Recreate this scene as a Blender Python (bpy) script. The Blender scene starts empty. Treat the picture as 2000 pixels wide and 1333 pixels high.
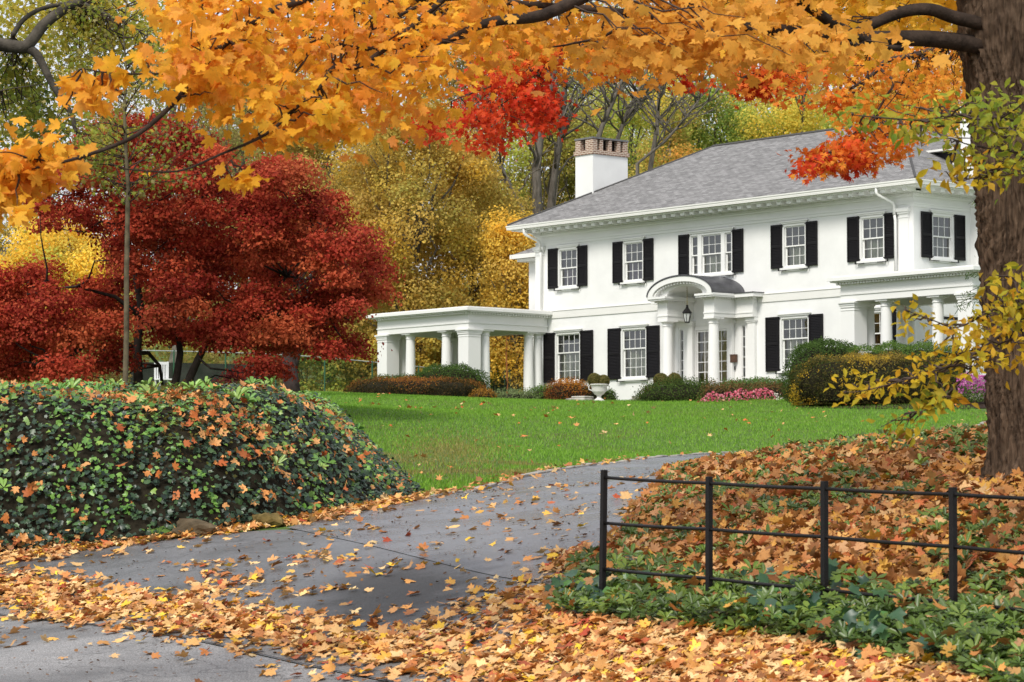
import bpy, bmesh, math, random
import numpy as np
from mathutils import Vector
random.seed(7); RNG=np.random.default_rng(7)
SC=bpy.context.scene
# ---------------------------------------------------------------- camera
cam=bpy.data.cameras.new('camera'); CAM=bpy.data.objects.new('camera',cam); SC.collection.objects.link(CAM)
cam.lens=97.2; cam.sensor_width=36; cam.clip_start=.5; cam.clip_end=3000
TILT=math.atan((983-666.5)/5400.)
CAM.location=(0,0,1.5); CAM.rotation_euler=(math.pi/2+TILT,0,0)
cam.dof.use_dof=True; cam.dof.focus_distance=48; cam.dof.aperture_fstop=7.5
SC.camera=CAM
# ---------------------------------------------------------------- sky and sun (bright overcast)
SUN_EL=math.radians(48); SUN_AZ=math.radians(205)
w=bpy.data.worlds.new('World'); SC.world=w; w.use_nodes=True
nt=w.node_tree; nt.nodes.clear()
o=nt.nodes.new('ShaderNodeOutputWorld'); bg=nt.nodes.new('ShaderNodeBackground'); sk=nt.nodes.new('ShaderNodeTexSky')
sk.sky_type='NISHITA'; sk.sun_disc=False; sk.sun_elevation=SUN_EL; sk.sun_rotation=SUN_AZ; sk.dust_density=2
tc=nt.nodes.new('ShaderNodeTexCoord'); nz=nt.nodes.new('ShaderNodeTexNoise'); nz.inputs['Scale'].default_value=2.2; nz.inputs['Detail'].default_value=6
cr=nt.nodes.new('ShaderNodeValToRGB'); cr.color_ramp.elements[0].position=.25; cr.color_ramp.elements[0].color=(.55,.55,.55,1); cr.color_ramp.elements[1].position=.6; cr.color_ramp.elements[1].color=(.93,.93,.93,1)
mx=nt.nodes.new('ShaderNodeMix'); mx.data_type='RGBA'; mx.inputs['B'].default_value=(8.6,8.9,9.6,1)
nt.links.new(tc.outputs['Generated'],nz.inputs['Vector']); nt.links.new(nz.outputs['Fac'],cr.inputs['Fac'])
nt.links.new(cr.outputs['Color'],mx.inputs['Factor']); nt.links.new(sk.outputs['Color'],mx.inputs['A'])
nt.links.new(mx.outputs['Result'],bg.inputs['Color']); bg.inputs['Strength'].default_value=.088
nt.links.new(bg.outputs[0],o.inputs[0])
sl=bpy.data.lights.new('sun','SUN'); sl.energy=2.6; sl.angle=math.radians(18); sl.color=(1,.95,.87)
SO=bpy.data.objects.new('sun',sl); SC.collection.objects.link(SO)
# Nishita rotation is clockwise from +Y: direction to the sun
sd=Vector((math.sin(SUN_AZ)*math.cos(SUN_EL),math.cos(SUN_AZ)*math.cos(SUN_EL),math.sin(SUN_EL)))
SO.rotation_euler=sd.to_track_quat('Z','Y').to_euler(); SO.location=(-20,-20,60)
SC.view_settings.view_transform='Standard'; SC.view_settings.look='None'; SC.view_settings.exposure=.45; SC.view_settings.gamma=1
try: SC.cycles.max_bounces=6; SC.cycles.transparent_max_bounces=8
except Exception: pass
# ---------------------------------------------------------------- colours and materials
def rgb(h):
    h=h.lstrip('#'); c=[int(h[i:i+2],16)/255 for i in (0,2,4)]
    return tuple(x/12.92 if x<=.04045 else ((x+.055)/1.055)**2.4 for x in c)
MATS={}
def nodes(name):
    m=bpy.data.materials.new(name); m.use_nodes=True; n=m.node_tree
    return m,n,n.nodes['Principled BSDF'],n.nodes['Material Output']
def N(n,t,**k):
    q=n.nodes.new('ShaderNode'+t)
    for a,b in k.items():
        if a in q.inputs: q.inputs[a].default_value=b
        else: setattr(q,a,b)
    return q
def mat(name,col,rough=.6,spec=.4,nscale=0,namt=.15,bump=0,bscale=30,metal=0,col2=None,stretch=None,detail=5):
    if name in MATS: return MATS[name]
    m,n,p,out=nodes(name); p.inputs['Roughness'].default_value=rough; p.inputs['Specular IOR Level'].default_value=spec; p.inputs['Metallic'].default_value=metal
    c=tuple(col)+(1,)
    p.inputs['Base Color'].default_value=c
    tc=N(n,'TexCoord'); mp=N(n,'Mapping'); n.links.new(tc.outputs['Object'],mp.inputs['Vector'])
    if stretch: mp.inputs['Scale'].default_value=stretch
    if nscale:
        z=N(n,'TexNoise',Scale=nscale,Detail=detail,Roughness=.6); n.links.new(mp.outputs[0],z.inputs['Vector'])
        r=N(n,'ValToRGB'); r.color_ramp.elements[0].position=.32; r.color_ramp.elements[1].position=.68
        a=[x*(1-namt) for x in col]; b=list(col2) if col2 else [min(1,x*(1+namt)) for x in col]
        r.color_ramp.elements[0].color=a+[1]; r.color_ramp.elements[1].color=b+[1]
        n.links.new(z.outputs['Fac'],r.inputs['Fac']); n.links.new(r.outputs['Color'],p.inputs['Base Color'])
    if bump:
        z=N(n,'TexNoise',Scale=bscale,Detail=6); n.links.new(mp.outputs[0],z.inputs['Vector'])
        b=N(n,'Bump',Strength=bump,Distance=.02); n.links.new(z.outputs['Fac'],b.inputs['Height']); n.links.new(b.outputs[0],p.inputs['Normal'])
    MATS[name]=m; return m
def leafmat(name,rough=.5,spec=.35,trans=.35,gain=1.,spot=0.):
    if name in MATS: return MATS[name]
    m,n,p,out=nodes(name); a=N(n,'Attribute',attribute_name='col')
    tc=N(n,'TexCoord'); z=N(n,'TexNoise',Scale=25.,Detail=3); n.links.new(tc.outputs['Object'],z.inputs['Vector'])
    mr=N(n,'MapRange'); mr.inputs['To Min'].default_value=.82*gain; mr.inputs['To Max'].default_value=1.18*gain; n.links.new(z.outputs['Fac'],mr.inputs['Value'])
    z2=N(n,'TexNoise',Scale=48.,Detail=4); n.links.new(tc.outputs['Object'],z2.inputs['Vector']); m2=N(n,'MapRange'); m2.inputs['From Min'].default_value=.60; m2.inputs['From Max'].default_value=.72; m2.inputs['To Min'].default_value=0; m2.inputs['To Max'].default_value=spot; n.links.new(z2.outputs['Fac'],m2.inputs['Value'])
    xx=N(n,'Mix',data_type='RGBA'); xx.inputs['B'].default_value=(.14,.06,.02,1); n.links.new(m2.outputs[0],xx.inputs['Factor']); n.links.new(a.outputs['Color'],xx.inputs['A'])
    hs=N(n,'HueSaturation'); n.links.new(mr.outputs[0],hs.inputs['Value']); n.links.new(xx.outputs['Result'],hs.inputs['Color'])
    n.links.new(hs.outputs[0],p.inputs['Base Color']); p.inputs['Roughness'].default_value=rough; p.inputs['Specular IOR Level'].default_value=spec
    if trans>0:
        t=N(n,'BsdfTranslucent'); n.links.new(hs.outputs[0],t.inputs['Color']); x=N(n,'MixShader'); x.inputs[0].default_value=trans
        n.links.new(p.outputs[0],x.inputs[1]); n.links.new(t.outputs[0],x.inputs[2]); n.links.new(x.outputs[0],out.inputs['Surface'])
    MATS[name]=m; return m
WHITE=mat('white_stucco',(.79,.79,.775),.75,.2,nscale=1.1,namt=.045,bump=.12,bscale=45)
TRIM=mat('white_painted_wood',(.78,.78,.76),.45,.35,nscale=.9,namt=.02)
BAND=mat('cream_band',(.74,.735,.70),.6,.2,nscale=1.1,namt=.03)
BLACK=mat('black_shutter_paint',(.007,.006,.007),.55,.22)
IRON=mat('black_iron_paint',(.007,.006,.006),.5,.28,nscale=9,namt=.4,bump=.15,bscale=60)
METALR=mat('dark_lead_roof',(.065,.065,.072),.45,.5,nscale=3,namt=.35)
BRICK=None
# ---------------------------------------------------------------- mesh builders
class MB:
    def __init__(s): s.v=[];s.f=[]
    def add(s,vs,fs):
        k=len(s.v); s.v+=[tuple(v) for v in vs]; s.f+=[tuple(i+k for i in f) for f in fs]; return s
    def box(s,x0,x1,y0,y1,z0,z1):
        return s.add([(x0,y0,z0),(x1,y0,z0),(x1,y1,z0),(x0,y1,z0),(x0,y0,z1),(x1,y0,z1),(x1,y1,z1),(x0,y1,z1)],
              [(0,3,2,1),(4,5,6,7),(0,1,5,4),(1,2,6,5),(2,3,7,6),(3,0,4,7)])
    def quad(s,a,b,c,d): return s.add([a,b,c,d],[(0,1,2,3)])
    def lathe(s,cx,cy,prof,n=20):
        vs=[];fs=[]
        for r,z in prof:
            for i in range(n):
                t=2*math.pi*i/n; vs.append((cx+r*math.cos(t),cy+r*math.sin(t),z))
        for j in range(len(prof)-1):
            for i in range(n): fs.append((j*n+i,j*n+(i+1)%n,(j+1)*n+(i+1)%n,(j+1)*n+i))
        fs.append(tuple(range(n))[::-1]); fs.append(tuple((len(prof)-1)*n+i for i in range(n)))
        return s.add(vs,fs)
    def tube(s,pts,rad,n=8,cap=True):
        P=[Vector(p) for p in pts]; m=len(P)
        if not hasattr(rad,'__len__'): rad=[rad]*m
        vs=[];fs=[]; ref=Vector((0,0,1)); a=None
        for j in range(m):
            d=(P[min(j+1,m-1)]-P[max(j-1,0)])
            if d.length<1e-9: d=Vector((0,0,1))
            d.normalize()
            if a is None:
                q=ref if abs(d.z)<.9 else Vector((1,0,0)); a=d.cross(q).normalized()
            else:
                a=(a-d*a.dot(d)); a=a.normalized() if a.length>1e-6 else d.cross(Vector((1,.3,0))).normalized()
            b=d.cross(a)
            for i in range(n):
                t=2*math.pi*i/n; vs.append(P[j]+(a*math.cos(t)+b*math.sin(t))*rad[j])
        for j in range(m-1):
            for i in range(n): fs.append((j*n+i,j*n+(i+1)%n,(j+1)*n+(i+1)%n,(j+1)*n+i))
        if cap: fs.append(tuple(range(n))[::-1]); fs.append(tuple((m-1)*n+i for i in range(n)))
        return s.add(vs,fs)
    def build(s,name,m,parent=None,smooth=False,loc=None,rz=0):
        me=bpy.data.meshes.new(name); me.from_pydata(s.v,[],s.f); me.update()
        if smooth: me.polygons.foreach_set('use_smooth',[True]*len(me.polygons))
        me.materials.append(m); ob=bpy.data.objects.new(name,me); SC.collection.objects.link(ob)
        if parent is not None: ob.parent=parent
        if loc is not None: ob.location=loc
        if rz: ob.rotation_euler=(0,0,rz)
        return ob
def empty(name,loc,rz=0,label=None,cat=None,group=None):
    ob=bpy.data.objects.new(name,None); SC.collection.objects.link(ob); ob.location=loc; ob.rotation_euler=(0,0,rz); ob.empty_display_size=.3
    if label: tag(ob,label,cat,group)
    return ob
def tag(ob,label=None,cat=None,group=None,kind=None):
    if label: ob['label']=label
    if cat: ob['category']=cat
    if group: ob['group']=group
    if kind: ob['kind']=kind
    return ob
def npmesh(name,V,loops,lstart,ltot,mat_,col=None,parent=None,smooth=False):
    me=bpy.data.meshes.new(name); V=np.asarray(V,np.float32)
    me.vertices.add(len(V)); me.vertices.foreach_set('co',V.ravel())
    me.loops.add(len(loops)); me.loops.foreach_set('vertex_index',np.asarray(loops,np.int32))
    me.polygons.add(len(lstart)); me.polygons.foreach_set('loop_start',np.asarray(lstart,np.int32)); me.polygons.foreach_set('loop_total',np.asarray(ltot,np.int32))
    if smooth: me.polygons.foreach_set('use_smooth',np.ones(len(lstart),bool))
    me.update(calc_edges=True)
    if col is not None:
        a=me.color_attributes.new('col','FLOAT_COLOR','POINT'); c=np.ones((len(V),4),np.float32); c[:,:3]=col; a.data.foreach_set('color',c.ravel())
    me.materials.append(mat_); ob=bpy.data.objects.new(name,me); SC.collection.objects.link(ob)
    if parent is not None: ob.parent=parent
    return ob
def scatter(name,tmpl,P,Rm,S,C,mat_,parent=None,origin=None):
    """one mesh holding a copy of the leaf template at every point"""
    tv,tf=tmpl; tv=np.asarray(tv,float); k=len(tv); n=len(P)
    S=np.asarray(S)
    if S.ndim==1: S=S[:,None]
    A=np.stack([.72+.42*RNG.random(n),.85+.25*RNG.random(n),RNG.uniform(-.6,2.6,n)],-1) if k>6 else np.ones((n,3))
    TV=tv[None,:,:]*A[:,None,:]
    if k>6: TV[:,:,2]+=TV[:,:,0]*(RNG.normal(size=(n,1))*.22)*np.abs(TV[:,:,1])*2+np.abs(TV[:,:,0])*RNG.uniform(-.1,.5,(n,1))
    V=np.einsum('nij,nkj->nki',Rm,TV)*S[:,:,None]+P[:,None,:]
    if origin is not None: V=V-np.asarray(origin)
    V=V.reshape(-1,3)
    lens=np.array([len(f) for f in tf]); fl=np.concatenate([np.array(f) for f in tf])
    loops=(fl[None,:]+(np.arange(n)*k)[:,None]).ravel()
    lt=np.tile(lens,n); ls=np.r_[0,np.cumsum(lt)[:-1]]
    return npmesh(name,V,loops,ls,lt,mat_,np.repeat(C,k,axis=0),parent)
def unit(a): return a/np.maximum(np.linalg.norm(a,axis=-1,keepdims=True),1e-9)
def frames(nrm,tip=None):
    """rotation with local z along nrm, local y along tip (or a random spin)"""
    nrm=unit(nrm)
    if tip is None: tip=RNG.normal(size=nrm.shape)
    y=unit(tip-nrm*np.sum(tip*nrm,axis=1,keepdims=True)); x=np.cross(y,nrm)
    return np.stack([x,y,nrm],axis=2)
def pal(cols,n,jit=.12,w=None):
    C=np.array([rgb(c) if isinstance(c,str) else c for c in cols]); i=RNG.choice(len(C),n,p=w)
    c=C[i]*(1+RNG.normal(size=(n,1))*jit); t=RNG.random((n,1))*.3; j=RNG.choice(len(C),n,p=w)
    return np.clip(c*(1-t)+C[j]*t,0.002,1)
def lob(pts,curl,droop=0):
    v=[(0,.28,0)]+[(r*math.sin(math.radians(a)),.28+r*math.cos(math.radians(a)),0) for a,r in pts]
    out=[]
    for x,y,z in v:
        q=x*x+(y-.28)**2; out.append((x,y,-curl*q+abs(x)*.12))
    n=len(pts); return out,[(0,1+i,1+(i+1)%n) for i in range(n)]
def mirror(h): return h+[(360-a,r) for a,r in reversed(h) if a not in (0,180)]
MAPLE=lob(mirror([(0,.66),(8,.5),(17,.54),(28,.34),(41,.55),(50,.64),(58,.52),(67,.48),(79,.33),(95,.46),(108,.52),(124,.38),(150,.36),(176,.24)]),.28)
MAPLE2=lob(mirror([(0,.72),(22,.3),(48,.66),(75,.27),(104,.5),(140,.28),(178,.26)]),.3)
IVY=lob(mirror([(0,.6),(28,.34),(52,.52),(80,.36),(112,.44),(150,.3)]),.25)
OVAL=([(0,0,0),(.2,.3,.05),(.24,.55,.06),(0,1,-.08),(-.24,.55,.06),(-.2,.3,.05),(0,.5,-.01)],[(0,1,6),(1,2,6),(2,3,6),(3,4,6),(4,5,6),(5,0,6)])
QUAD=([(0,-.5,0),(.36,0,.08),(0,.5,0),(-.36,0,.08)],[(0,1,2),(0,2,3)])
BIT=([(-.5,-.3,0),(.1,-.5,.1),(.5,.1,0),(.05,.5,.12),(-.4,.3,0)],[(0,1,2,3,4)])
def rosette(k=7,tilt=.45):
    v=[];f=[]
    for i in range(k):
        a=2*math.pi*i/k+.3*math.sin(i*5); t=tilt*(1+.3*math.sin(i*3)); L=.5*(1+.2*math.sin(i*7))
        b=len(v)
        for px,py,pz in [(0,.05,0),(.11,.5,.03),(.09,.8,.02),(0,1,-.03),(-.09,.8,.02),(-.11,.5,.03)]:
            r=py*L; z=r*math.sin(t)-.35*r*r+pz*L; x=px*L*1.6
            v.append((math.cos(a)*r*math.cos(t)-math.sin(a)*x, math.sin(a)*r*math.cos(t)+math.cos(a)*x, z))
        f+= [(b,b+1,b+2,b+3),(b,b+3,b+4,b+5)]
    return v,f
ROS=rosette(); ROS2=rosette(7,.38)
LEAF=leafmat('autumn_leaf',.6,.2,.52,1.,.35); LEAFFAR=leafmat('distant_leaf',.65,.15,.5,1.12); WOODM=leafmat('wood_leaf',.7,.1,.52,1.6); IVYM=leafmat('ivy_leaf',.36,.4,.2); LITM=leafmat('fallen_leaf',.62,.3,.12,1.,.75); REDM=leafmat('red_maple_leaf',.7,.1,.4,1.12)
GRASSM=leafmat('grass_blade',.55,.25,.3)
BARK=mat('brown_bark',(.055,.034,.022),.9,.15,nscale=8,namt=.5,col2=(.14,.092,.06),bump=1.,bscale=20,stretch=(3,3,.14))
GBARK=mat('grey_bark',(.13,.115,.095),.9,.15,nscale=5,namt=.45,bump=.5,bscale=14,stretch=(2,2,.4))
DBARK=mat('dark_bark',(.035,.028,.024),.9,.15,nscale=5,namt=.4)
TWIG=mat('twig_bark',(.06,.042,.034),.85,.15,nscale=12,namt=.4)
# terrain surveyed from the place
F=5400.;HY=983.;CX=1000.;CY=666.5;EZ=1.5
TL=math.atan((HY-CY)/F); CT,ST=math.cos(TL),math.sin(TL)
def at(u,v,Y):
    a=(u-CX)/F;b=(CY-v)/F
    k=Y/(CT-b*ST)
    return (a*k,Y,EZ+(ST+b*CT)*k)
def pj(X,Y,Z):
    Z=Z-EZ; d=Y*CT+Z*ST; w=-Y*ST+Z*CT
    return CX+F*X/d, CY-F*w/d
CPT=[(0,1333,23.4),(0,1240,30.2),(700,1333,23.3),(1000,1333,22.3),(600,1150,28),(300,1100,31),(0,1100,34),(1100,1130,27.5),(1100,1250,23.5),
(1500,1320,21),(1900,1333,19.5),(700,1020,35),(1000,1050,31),(830,975,40),(1180,1060,29.5),(1270,1000,35),(1200,912,54),(1000,940,47),(1400,895,62),(1330,950,44),
(1000,900,54),(1000,850,66),(1000,800,86),(1000,781,100),(1600,880,60),(1600,830,75),(1600,800,86),(1900,845,69),(1900,798,84),(1700,787,87),(1300,788,95),
(600,772,92),(250,770,75),(0,770,78),(690,766,110),(300,762,105),(0,1060,36),(400,1040,35.5),(0,985,46),(500,930,50),(300,850,60),(800,800,84),(800,880,56),
(1180,1160,24.3),(1385,1155,22.9),(1610,1165,21.8),(1861,1192,20.6),(2050,1210,20),(1700,1000,26),(1700,900,31),(1700,858,36),(1960,920,27.5),(1450,958,33),(1400,1000,29),(1550,878,41),(1450,912,46),(1400,925,42),
(1900,862,36),(2150,860,34),(2100,1000,25)]
XY=[at(*p) for p in CPT]
for x,y,z in [(-10,0,0),(10,0,0),(0,0,0),(0,12,0),(12,10,0),(-10,14,0),(-16,25,0),(-30,40,1),(-30,80,4.5),(-60,100,5.5),(40,30,1.5),(40,60,3),(45,90,4.8),(20,52,2.7),
 (-20,125,5.6),(0,120,5.4),(14,96,5.3),(6,112,5.3),(30,110,5.3),(20,130,5.5),(-30,170,10),(10,170,10),(50,170,10),(-30,230,18),(10,230,18),(50,230,18),(90,100,6),(-90,60,3),(9,100,5.3),(2,106,5.3)]: XY.append((x,y,z))
XY=np.array(XY)
def _phi(r): return np.sqrt(r*r+9.0)
_n=len(XY)
_A=np.zeros((_n+3,_n+3)); _d=np.linalg.norm(XY[:,None,:2]-XY[None,:,:2],axis=2)
_A[:_n,:_n]=_phi(_d)+np.eye(_n)*-0.6; _P=np.c_[np.ones(_n),XY[:,:2]]; _A[:_n,_n:]=_P; _A[_n:,:_n]=_P.T
_w=np.linalg.solve(_A,np.r_[XY[:,2],0,0,0])
def Hb(X,Y):
    X=np.clip(np.asarray(X,float),-95,95);Y=np.clip(np.asarray(Y,float),-10,240)
    sh=X.shape; q=np.c_[X.ravel(),Y.ravel()]; out=np.zeros(len(q))
    for i in range(0,len(q),20000):
        c=q[i:i+20000]; d=np.linalg.norm(c[:,None]-XY[None,:,:2],axis=2)
        out[i:i+20000]=_phi(d)@_w[:_n]+_w[_n]+c@_w[_n+1:]
    return out.reshape(sh)
MOUND=[at(*p)[:2] for p in [(-330,1090,34.5),(0,1070,34.8),(200,1058,34.8),(400,1038,35.2),(560,1012,36.3),(700,985,38.5),(795,960,41),(800,930,43.5),(770,880,47),(730,830,52),(690,790,58),(640,770,66)]]+[(-8,75),(-30,75),(-30,44)]
MOUND=np.array(MOUND)
def sdist(X,Y,poly):
    X=np.asarray(X,float);Y=np.asarray(Y,float); d=np.full(X.shape,1e9); ins=np.zeros(X.shape,bool)
    for i in range(len(poly)):
        x0,y0=poly[i];x1,y1=poly[(i+1)%len(poly)]
        dx,dy=x1-x0,y1-y0; t=np.clip(((X-x0)*dx+(Y-y0)*dy)/(dx*dx+dy*dy),0,1)
        d=np.minimum(d,np.hypot(X-x0-t*dx,Y-y0-t*dy))
        with np.errstate(divide='ignore',invalid='ignore'):
            c=((y0>Y)!=(y1>Y))&(X<(x1-x0)*(Y-y0)/(y1-y0+1e-12)+x0)
        ins^=c
    return np.where(ins,d,-d)
def smst(a,b,x):
    t=np.clip((x-a)/(b-a),0,1); return t*t*(3-2*t)
def H(X,Y):
    h=Hb(X,Y); d=sdist(X,Y,MOUND)
    Y_=np.asarray(Y,float); bump=3.0*(1-np.exp(-np.maximum(d,0)/1.9))*(1+.10*np.sin(np.asarray(X,float)*2.3)*np.sin(Y_*1.7))
    Y_=np.asarray(Y,float); cap=2.96-.9*smst(-3.4,-1.9,np.asarray(X,float))+.06*np.sin(np.asarray(X)*1.7+1)+.09*np.sin(Y_*.9+np.asarray(X)*.8)+.012*(Y_-40)
    top=h+bump; k=.25; top=-k*np.log(np.exp(-np.clip(top,-5,30)/k)+np.exp(-cap/k)); fade=1-smst(56,74,Y_)
    return np.where(d>0,np.maximum(h,h+(top-h)*fade),h)

def hit(u,v,y0=17.,y1=125.):
    """where the sight line through a surveyed point meets the ground"""
    Ys=np.arange(y0,y1,.05); a=(u-CX)/F;b=(CY-v)/F; k=Ys/(CT-b*ST); Z=EZ+(ST+b*CT)*k; G=H(a*k,Ys); i=np.argmax(G>=Z); return (float(a*k[i]),float(Ys[i]),float(G[i]))
# ================================================================ terrain
def grid_mesh(name,xs,ys,m,zoff=0,keep=None,parent=None,thick=0):
    X,Y=np.meshgrid(xs,ys); Z=H(X,Y)+zoff
    V=np.c_[X.ravel(),Y.ravel(),Z.ravel()]; nx=len(xs); ny=len(ys)
    i,j=np.meshgrid(np.arange(nx-1),np.arange(ny-1)); a=(j*nx+i).ravel()
    q=np.c_[a,a+1,a+1+nx,a+nx]
    if keep is not None:
        k=keep((X[:-1,:-1]+X[1:,1:])/2,(Y[:-1,:-1]+Y[1:,1:])/2).ravel(); q=q[k]
    ob=npmesh(name,V,q.ravel(),np.arange(len(q))*4,np.full(len(q),4),m,None,parent,True); return ob
def ribbon(name,L,R,m,zoff=.02,n=160,k=40,wob=0):
    def res(P,n):
        P=np.array(P,float); d=np.r_[0,np.cumsum(np.hypot(*np.diff(P[:,:2],axis=0).T))]; t=np.linspace(0,d[-1],n)
        # smooth Catmull-like resample
        x=np.interp(t,d,P[:,0]); y=np.interp(t,d,P[:,1]); ker=np.ones(7)/7
        for _ in range(2):
            xp=np.convolve(np.pad(x,3,'edge'),ker,'valid'); yp=np.convolve(np.pad(y,3,'edge'),ker,'valid'); xp[0],yp[0],xp[-1],yp[-1]=x[0],y[0],x[-1],y[-1]; x,y=xp,yp
        return np.c_[x,y]
    a=res(L,n); b=res(R,n); t=np.linspace(0,1,k)
    G=a[:,None,:]*(1-t)[None,:,None]+b[:,None,:]*t[None,:,None]
    Z=H(G[...,0],G[...,1])+zoff; V=np.c_[G.reshape(-1,2),Z.ravel()]
    i,j=np.meshgrid(np.arange(k-1),np.arange(n-1)); q0=(j*k+i).ravel(); q=np.c_[q0,q0+1,q0+1+k,q0+k]
    return npmesh(name,V,q.ravel(),np.arange(len(q))*4,np.full(len(q),4),m,None,None,True),a,b
# lawn material: short clipped grass with worn olive patches
def lawn_material():
    m,n,p,out=nodes('lawn_grass'); tc=N(n,'TexCoord')
    z1=N(n,'TexNoise',Scale=.28,Detail=6); z2=N(n,'TexNoise',Scale=6.,Detail=8); z3=N(n,'TexNoise',Scale=60.,Detail=4)
    for z in (z1,z2,z3): n.links.new(tc.outputs['Object'],z.inputs['Vector'])
    r=N(n,'ValToRGB'); e=r.color_ramp.elements; e[0].position=.36; e[0].color=(.11,.13,.038,1); e[1].position=.52; e[1].color=(.095,.165,.032,1)
    n.links.new(z1.outputs['Fac'],r.inputs['Fac'])
    r2=N(n,'MapRange'); r2.inputs['From Min'].default_value=.3; r2.inputs['From Max'].default_value=.7; r2.inputs['To Min'].default_value=.6; r2.inputs['To Max'].default_value=1.35
    n.links.new(z2.outputs['Fac'],r2.inputs['Value'])
    r3=N(n,'MapRange'); r3.inputs['From Min'].default_value=.3; r3.inputs['From Max'].default_value=.7; r3.inputs['To Min'].default_value=.55; r3.inputs['To Max'].default_value=1.4
    n.links.new(z3.outputs['Fac'],r3.inputs['Value'])
    mu=N(n,'Math',operation='MULTIPLY'); n.links.new(r2.outputs[0],mu.inputs[0]); n.links.new(r3.outputs[0],mu.inputs[1])
    hs=N(n,'HueSaturation'); n.links.new(r.outputs['Color'],hs.inputs['Color']); n.links.new(mu.outputs[0],hs.inputs['Value']); n.links.new(hs.outputs[0],p.inputs['Base Color'])
    p.inputs['Roughness'].default_value=.8; p.inputs['Specular IOR Level'].default_value=.15
    b=N(n,'Bump',Strength=.6,Distance=.05); n.links.new(z3.outputs['Fac'],b.inputs['Height']); n.links.new(b.outputs[0],p.inputs['Normal']); return m
def asphalt(name,base,wet,sc=1.):
    m,n,p,out=nodes(name); tc=N(n,'TexCoord')
    z1=N(n,'TexNoise',Scale=.55*sc,Detail=7,Roughness=.65); z2=N(n,'TexVoronoi',Scale=95.); z3=N(n,'TexNoise',Scale=14.,Detail=6); z4=N(n,'TexNoise',Scale=70.,Detail=3)
    for z in (z1,z2,z3,z4): n.links.new(tc.outputs['Object'],z.inputs['Vector'])
    r=N(n,'ValToRGB'); e=r.color_ramp.elements; e[0].position=.38; e[0].color=tuple(x*.5 for x in base)+(1,); e[1].position=.62; e[1].color=tuple(x*1.15 for x in base)+(1,)
    n.links.new(z1.outputs['Fac'],r.inputs['Fac'])
    mr=N(n,'MapRange'); mr.inputs['From Min'].default_value=.3; mr.inputs['From Max'].default_value=.7; mr.inputs['To Min'].default_value=.35; mr.inputs['To Max'].default_value=1.75; n.links.new(z4.outputs['Fac'],mr.inputs['Value'])
    hs=N(n,'HueSaturation'); n.links.new(r.outputs['Color'],hs.inputs['Color']); n.links.new(mr.outputs[0],hs.inputs['Value'])
    # cracks
    vc=N(n,'TexVoronoi',Scale=.38,feature='DISTANCE_TO_EDGE'); zz=N(n,'TexNoise',Scale=2.2,Detail=5); n.links.new(tc.outputs['Object'],zz.inputs['Vector'])
    va=N(n,'VectorMath',operation='SCALE'); va.inputs['Scale'].default_value=.9; n.links.new(zz.outputs['Color'],va.inputs[0])
    vb=N(n,'VectorMath',operation='ADD'); n.links.new(tc.outputs['Object'],vb.inputs[0]); n.links.new(va.outputs[0],vb.inputs[1]); n.links.new(vb.outputs[0],vc.inputs['Vector'])
    cm=N(n,'MapRange'); cm.inputs['From Min'].default_value=.0; cm.inputs['From Max'].default_value=.007; cm.inputs['To Min'].default_value=.35; cm.inputs['To Max'].default_value=1; n.links.new(vc.outputs['Distance'],cm.inputs['Value'])
    mm=N(n,'Mix',data_type='RGBA',blend_type='MULTIPLY'); mm.inputs['Factor'].default_value=1; n.links.new(hs.outputs[0],mm.inputs['A']); n.links.new(cm.outputs[0],mm.inputs['B'])
    # old dark patch of rougher asphalt in the middle of the apron
    pq=hit(770,1165); vd=N(n,'VectorMath',operation='DISTANCE'); vs_=N(n,'VectorMath',operation='MULTIPLY'); vs_.inputs[1].default_value=(1,.40,0); n.links.new(vb.outputs[0],vs_.inputs[0]); n.links.new(vs_.outputs[0],vd.inputs[0]); vd.inputs[1].default_value=(pq[0]+.45,(pq[1]+.45)*.40,0)
    pm=N(n,'MapRange'); pm.inputs['From Min'].default_value=.45; pm.inputs['From Max'].default_value=1.2; pm.inputs['To Min'].default_value=.4; pm.inputs['To Max'].default_value=1.; n.links.new(vd.outputs['Value'],pm.inputs['Value'])
    mk=N(n,'Mix',data_type='RGBA',blend_type='MULTIPLY'); mk.inputs['Factor'].default_value=1; n.links.new(mm.outputs['Result'],mk.inputs['A']); n.links.new(pm.outputs[0],mk.inputs['B'])
    n.links.new(mk.outputs['Result'],p.inputs['Base Color'])
    rr=N(n,'MapRange'); rr.inputs['From Min'].default_value=.35; rr.inputs['From Max'].default_value=.65; rr.inputs['To Min'].default_value=wet; rr.inputs['To Max'].default_value=min(.95,wet+.25); n.links.new(z1.outputs['Fac'],rr.inputs['Value']); rq=N(n,'MapRange'); rq.inputs['From Min'].default_value=.4; rq.inputs['From Max'].default_value=1.; rq.inputs['To Min'].default_value=.45; rq.inputs['To Max'].default_value=0.; n.links.new(pm.outputs[0],rq.inputs['Value']); ra=N(n,'Math',operation='ADD'); n.links.new(rr.outputs[0],ra.inputs[0]); n.links.new(rq.outputs[0],ra.inputs[1]); n.links.new(ra.outputs[0],p.inputs['Roughness'])
    b=N(n,'Bump',Strength=.45,Distance=.006); n.links.new(z2.outputs['Distance'],b.inputs['Height']); b2=N(n,'Bump',Strength=.35,Distance=.02); n.links.new(z3.outputs['Fac'],b2.inputs['Height']); n.links.new(b.outputs[0],b2.inputs['Normal']); n.links.new(b2.outputs[0],p.inputs['Normal'])
    p.inputs['Specular IOR Level'].default_value=.5
    return m
LAWNM=lawn_material()
SOIL=mat('leafy_soil',(.05,.034,.02),.95,.1,nscale=5,namt=.6,col2=(.11,.075,.035),bump=.8,bscale=22)
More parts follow.
